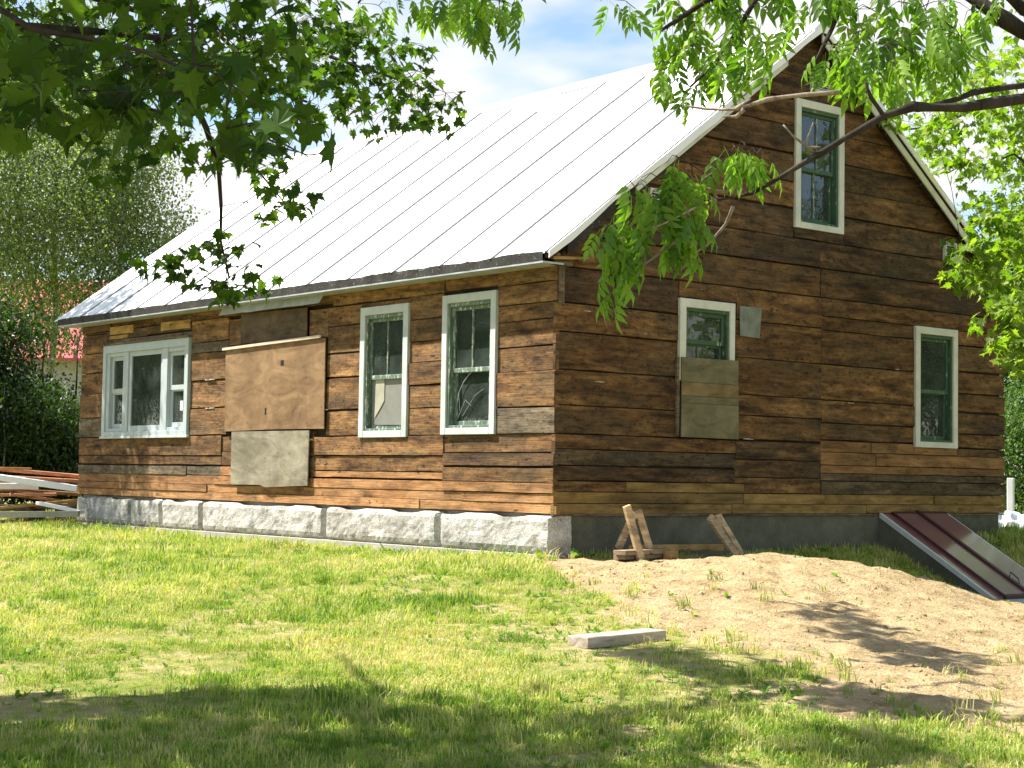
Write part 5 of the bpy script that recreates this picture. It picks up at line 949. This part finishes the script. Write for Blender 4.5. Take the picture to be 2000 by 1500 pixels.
# --- generic tree: trunk, limbs, crown of leaf clumps
def quad_leaf(): return np.array([(0,0,0),(.32,.35,.06),(0,1,-.05),(-.32,.35,.06)]), [(0,1,2,3)]
QL = quad_leaf()
def crown_tree(name, label, loc, height, blobs, nleaf, leaf, mt, barkm='bark', trunk_r=.2, seed=0, clump=.35, group=None, tmpl=None, lean=(0,0), cat='tree', stems=1):
    r = np.random.default_rng(seed); x0, y0 = loc[0], loc[1]; z0 = gzf(x0, y0); t = empty(name, (x0,y0,z0)); tag(t, label, cat, group)
    for s in range(stems):
        o_ = Vector((0,0,0)) if stems == 1 else Vector((r.uniform(-1.6,1.6), r.uniform(-.6,.6), 0)); pts = [o_+Vector((lean[0]*q+r.normal(0,.06)*height*.1*(q > 0), lean[1]*q+r.normal(0,.06)*height*.1*(q > 0), height*.8*q-.15*(q == 0))) for q in (0,.25,.5,.75,1)]
        MB().tube(pts, [trunk_r/(stems**.5)*(1-.8*q) for q in (0,.25,.5,.75,1)], 8).build('trunk', M[barkm], t, smooth=True)
    mb = MB(); P = []; tot = sum(b[3]*b[4]*b[5] for b in blobs)
    for (bx,by,bz,rx,ry,rz_) in blobs:
        ncl = max(4, int(nleaf/85*rx*ry*rz_/tot)); h = min(max(bz*.55,.1), height*.75)
        a_ = Vector((lean[0]*h/height, lean[1]*h/height, h)); b_ = Vector((bx,by,bz)); mb.tube([a_, a_.lerp(b_,.5)+Vector((0,0,.25)), b_], [trunk_r*.3, trunk_r*.2, trunk_r*.08], 5)
        u = r.normal(size=(ncl,3)); u /= np.linalg.norm(u,axis=1)[:,None]; c = u*(r.random((ncl,1))**.45)*np.array([rx,ry,rz_])+np.array([bx,by,bz])
        for q in c[:max(3,ncl//5)]: mb.tube([b_, b_.lerp(Vector(q),.5)+Vector((0,0,.08)), Vector(q)], [trunk_r*.08, trunk_r*.06, .008], 4)
        k = max(6, int(nleaf*rx*ry*rz_/tot/ncl)); P.append((c[:,None,:]+r.normal(0,1,(ncl,k,3))*np.array([clump,clump,clump*.6])).reshape(-1,3))
    mb.build('limbs', M[barkm], t); P = np.concatenate(P); n = len(P)
    leaf_mass('crown', tmpl or QL, P, rotmats(n, .0, 1.4, r), leaf*r.uniform(.6,1.3,n), M[mt], t, r.random(n)); return t
def copy_tree(t, loc, rz, sc_, label, group=None):
    o = t.copy(); C.objects.link(o); o.location = (loc[0], loc[1], gzf(loc[0],loc[1])); o.rotation_euler = (0,0,rz); o.scale = (sc_,)*3; o['label'] = label
    if group: o['group'] = group
    for ch in t.children: c = ch.copy(); C.objects.link(c); c.parent = o
    return o
xy = lambda v_: (v_[0], v_[1])
A1 = crown_tree('aspen_tree', 'tall grey green aspen behind the house at the left, nearest the roof end', xy((5.98,22.25,0.26)), 9.5, [(0,0,8.0,1.3,1.3,1.6),(-1.0,.4,6.6,1.2,1.4,1.2),(.8,-.3,6.0,.9,1.2,1.2),(-.3,0,5.2,1.2,.9,.9),(-1.3,0,3.9,.9,.9,.55),(.3,.3,3.6,.6,.6,.4),(-.6,0,9.4,1.0,1.0,1.0)], 32000, .085, 'aspen_leaf', 'aspen_bark', .10, 21, .38)
A2 = crown_tree('aspen_tree', 'tall aspen in the middle of the trees left of the house', xy((5.60,25.16,0.23)), 11, [(0,0,9.4,1.7,1.5,2.0),(-1.4,.3,7.6,1.5,1.4,1.5),(1.1,-.2,7.2,1.4,1.3,1.6),(-1.0,0,6.0,1.4,1.4,.9),(.2,0,5.2,1.3,1.2,.7),(-.6,.3,4.4,1.0,1.0,.5),(.3,0,11.3,1.1,1.1,1.3)], 42000, .088, 'aspen_leaf', 'aspen_bark', .12, 22, .40)
A3 = crown_tree('aspen_tree', 'aspen at the left edge of the view with a broad crown', xy((2.73,23.63,0.20)), 10.5, [(0,0,9.0,1.8,1.8,2.0),(-1.2,.3,7.0,2.0,1.6,1.6),(1.2,-.2,6.6,1.5,1.5,1.6),(0,0,5.0,1.9,1.6,1.1)], 27000, .09, 'aspen_leaf', 'aspen_bark', .13, 23, .42)
T1 = crown_tree('dark_leafy_tree', 'dark leafy young tree beneath the aspens at the left edge', xy((2.35,20.05,0.23)), 4.6, [(-.3,0,3.6,1.0,1.0,.9),(-.6,0,2.2,1.3,1.0,1.1),(.6,.2,1.9,1.2,.9,.9),(0,0,.9,1.6,.9,.8)], 26000, .10, 'thicket', 'bark', .08, 31, .28, stems=3)
T2 = crown_tree('dark_leafy_tree', 'dark slender tree standing just left of the far house corner', xy((2.58,17.91,0.26)), 3.3, [(-.5,0,2.1,.7,.8,.5),(-.5,.2,1.3,1.0,.8,.8),(.35,.1,1.5,.7,.7,.8),(.1,0,.6,1.0,.7,.5)], 13000, .09, 'thicket', 'aspen_bark', .07, 32, .22, stems=5)
T3 = copy_tree(T1, xy((0.43,19.04,0.22)), 1.4, 1.05, 'dark bush partly cut off by the left edge of the view')
FM = crown_tree('maple_tree', 'bright green maple reaching over the right end of the roof', xy((11.82,-0.74,0.34)), 9.0, [(0,0,6.8,2.3,2.3,2.4),(-1.6,.6,5.2,1.5,1.6,1.2),(.4,0,4.2,2.3,2.2,1.4),(-.9,0,8.6,1.8,1.8,1.6)], 30000, .13, 'far_maple', 'bark', .22, 41, .36)
def branch_tree(): pass
g = Grower((*xy((10.40,-1.52,0.34)), gzf(*xy((10.40,-1.52,0.34)))), 77); base = g.loc.copy()
g.limb([base, base+Vector((0,0,2)), base+Vector((-.1,.1,4.4)), base+Vector((-.2,.1,7.4))], .18, .06, 'trunk', n=8)
g.limb([base+Vector((-.05,0,3.2)), (7.47,-1.24,2.97), (6.43,-1.17,3.14), (5.70,-1.09,3.15)], .05, .012); g.limb([base+Vector((-.05,0,3.6)), (8.40,-0.80,4.33), (7.84,-0.37,4.87), (7.42,-0.02,4.66)], .05, .012)
g.limb([base+Vector((-.1,.1,4.4)), (9.22,-0.28,5.66), (8.49,0.32,5.79), (7.67,1.02,5.41), (7.23,1.39,5.33)], .05, .012); g.limb([base+Vector((-.1,.1,2.6)), (7.62,-1.29,2.04), (6.76,-1.25,2.25), (6.08,-1.34,2.33)], .04, .012)
FL = 'maple'
for c in [(5.75,-0.62,4.84),(7.00,1.07,6.11),(7.31,-0.19,6.11),(8.29,1.10,5.98),(6.79,-1.24,5.37),(7.96,1.19,6.03),(6.68,0.56,5.99),(6.63,-1.10,5.46),(6.75,-1.09,4.97),(6.57,-1.04,4.81),(5.83,-1.18,5.54),(6.47,-1.09,5.52),(7.68,0.18,5.48),(8.27,-0.20,5.41),(7.41,1.44,5.92),(7.29,1.06,5.73),(7.07,0.21,4.95),(7.62,1.55,6.56),(7.71,0.98,5.30),(7.75,0.63,5.65),(5.81,-1.12,4.85),(8.75,0.65,5.44),(5.80,-0.54,5.54),(7.88,-0.32,6.35),(8.35,0.45,5.67),(7.42,0.59,5.55),(6.81,-0.02,5.02),(7.96,-0.46,5.16),(7.21,0.87,5.09),(6.48,-0.65,4.57),(5.51,-0.74,4.64),(6.48,0.30,5.18),(6.35,-0.46,4.51),(6.83,-0.06,5.77),(6.88,0.46,4.74),(7.01,-0.86,5.23),(5.41,-0.13,5.05),(6.46,-0.42,4.66),(6.77,-0.29,5.85),(8.10,-0.06,6.07),(8.67,0.71,6.15),(6.67,-0.97,5.99),(6.34,0.03,6.15),(5.98,-0.82,5.25),(8.35,-0.10,5.02),(5.49,-0.68,5.66)]: g.spray(c, .42, 26, .135, reach=6)
for c in [(4.41,-2.38,2.75),(5.00,-1.99,2.67),(5.13,-2.41,2.60),(5.61,-1.84,2.73),(4.70,-2.71,3.41),(5.30,-2.15,2.82),(5.14,-1.97,2.78),(4.72,-2.73,3.12),(5.27,-2.22,2.97),(4.76,-2.15,3.44),(5.58,-1.85,3.60),(5.39,-1.72,3.04),(4.69,-2.36,3.53),(5.07,-2.48,2.72),(5.56,-1.69,3.23),(5.44,-1.60,3.27),(4.25,-2.21,2.96),(5.27,-1.26,3.09),(4.82,-1.88,2.83),(4.37,-2.55,3.18),(4.69,-2.55,3.34),(5.94,-1.84,3.51),(4.59,-2.59,3.13),(4.45,-2.48,2.94),(5.10,-2.37,3.11),(5.22,-1.64,3.04),(5.27,-2.07,2.97),(5.56,-1.74,2.95),(4.44,-2.26,2.82),(4.62,-1.87,2.92),(5.13,-1.42,2.85),(4.29,-2.31,3.14),(4.70,-2.48,3.53),(5.85,-1.80,2.61)]: g.spray(c, .38, 28, .13, reach=6)
for c in [(5.16,-2.19,2.02),(5.13,-2.03,2.00),(5.07,-2.45,2.47),(5.35,-2.09,2.17),(4.68,-2.73,1.96),(4.13,-2.73,2.06),(4.71,-2.52,1.86),(4.97,-2.49,1.68),(4.26,-2.86,2.45),(4.57,-2.83,2.31),(4.45,-2.86,1.82),(4.38,-2.57,2.35),(4.05,-2.67,2.24),(5.18,-2.10,2.36),(4.86,-2.50,2.03),(4.32,-2.84,2.34)]: g.spray(c, .36, 26, .13, reach=6)
for c in [(8.31,0.16,4.45),(6.94,-0.66,4.47),(7.30,-0.51,4.69),(8.22,0.01,4.22),(8.09,0.33,4.48),(7.66,0.03,4.12),(7.15,-0.36,4.73),(8.21,0.61,4.32),(6.96,-0.32,4.55),(8.81,0.07,4.31),(7.83,-0.27,4.68),(8.42,-0.15,4.47)]: g.spray(c, .32, 16, .13, reach=6)
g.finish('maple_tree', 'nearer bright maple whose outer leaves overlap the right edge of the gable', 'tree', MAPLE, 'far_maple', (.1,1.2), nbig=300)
HD = crown_tree('hedge_shrub', 'sunlit round green shrub beyond the right corner of the house', xy((17.82,6.00,0.27)), 3.0, [(0,0,1.5,1.3,1.2,1.4),(.5,.2,2.2,.9,.9,.9),(-.2,0,.7,1.3,1.2,.7)], 26000, .075, 'hedge', 'bark', .06, 51, .25, cat='shrub')
T4 = crown_tree('dark_leafy_tree', 'dark tree behind the sunlit shrub past the right corner', xy((26.85,11.53,0.24)), 8.5, [(0,0,5.6,2.6,2.2,2.2),(-.8,0,3.6,2.4,2.2,1.8),(.5,0,7.2,1.8,1.8,1.5)], 20000, .16, 'thicket', 'bark', .2, 52, .5)
# trees the window panes mirror, left of and behind the viewer; the nearest one dapples the far end of the side wall
crown_tree('aspen_tree', 'slim aspen just outside the left edge, dappling the triple window with shade', (-2.7, 13.7), 9.5, [(0,0,7.2,1.0,1.5,.7),(.2,.3,8.4,1.0,1.2,.8),(0,-.6,9.4,.8,1.0,.7)], 5200, .13, 'aspen_leaf', 'aspen_bark', .11, 61, .34)
for k, (x_, y_, rz_, s_, lb) in enumerate(((-12,19,.3,1.0,'dark tree mirrored in the window nearest the corner'), (-15,24,1.3,1.15,'taller dark tree mirrored in the second tall window'), (-8,25,2.3,1.05,'dark tree mirrored at the left of the triple window'), (-11,31,.9,1.2,'distant dark tree mirrored in the centre pane of the triple window'),
        (24,-14,2.2,1.1,'dark tree mirrored in the gable windows'), (18,-9,1.2,.8,'low dark tree mirrored in the short gable window'))): copy_tree(T4, (x_, y_), rz_, s_, lb, 'trees mirrored in the windows')
copy_tree(FM, (16, -17), 1.0, 1.1, 'bright maple mirrored in the right gable window', 'trees mirrored in the windows'); copy_tree(A2, (12,-24), 1.2, 1.2, 'aspen mirrored in the attic window', 'trees mirrored in the windows')
bpy.context.view_layer.update()
tot = sum(len(o.data.polygons) for o in C.objects if o.type == 'MESH')
print('objects', len(C.objects), 'planks', pk_n[0], 'polys', tot)
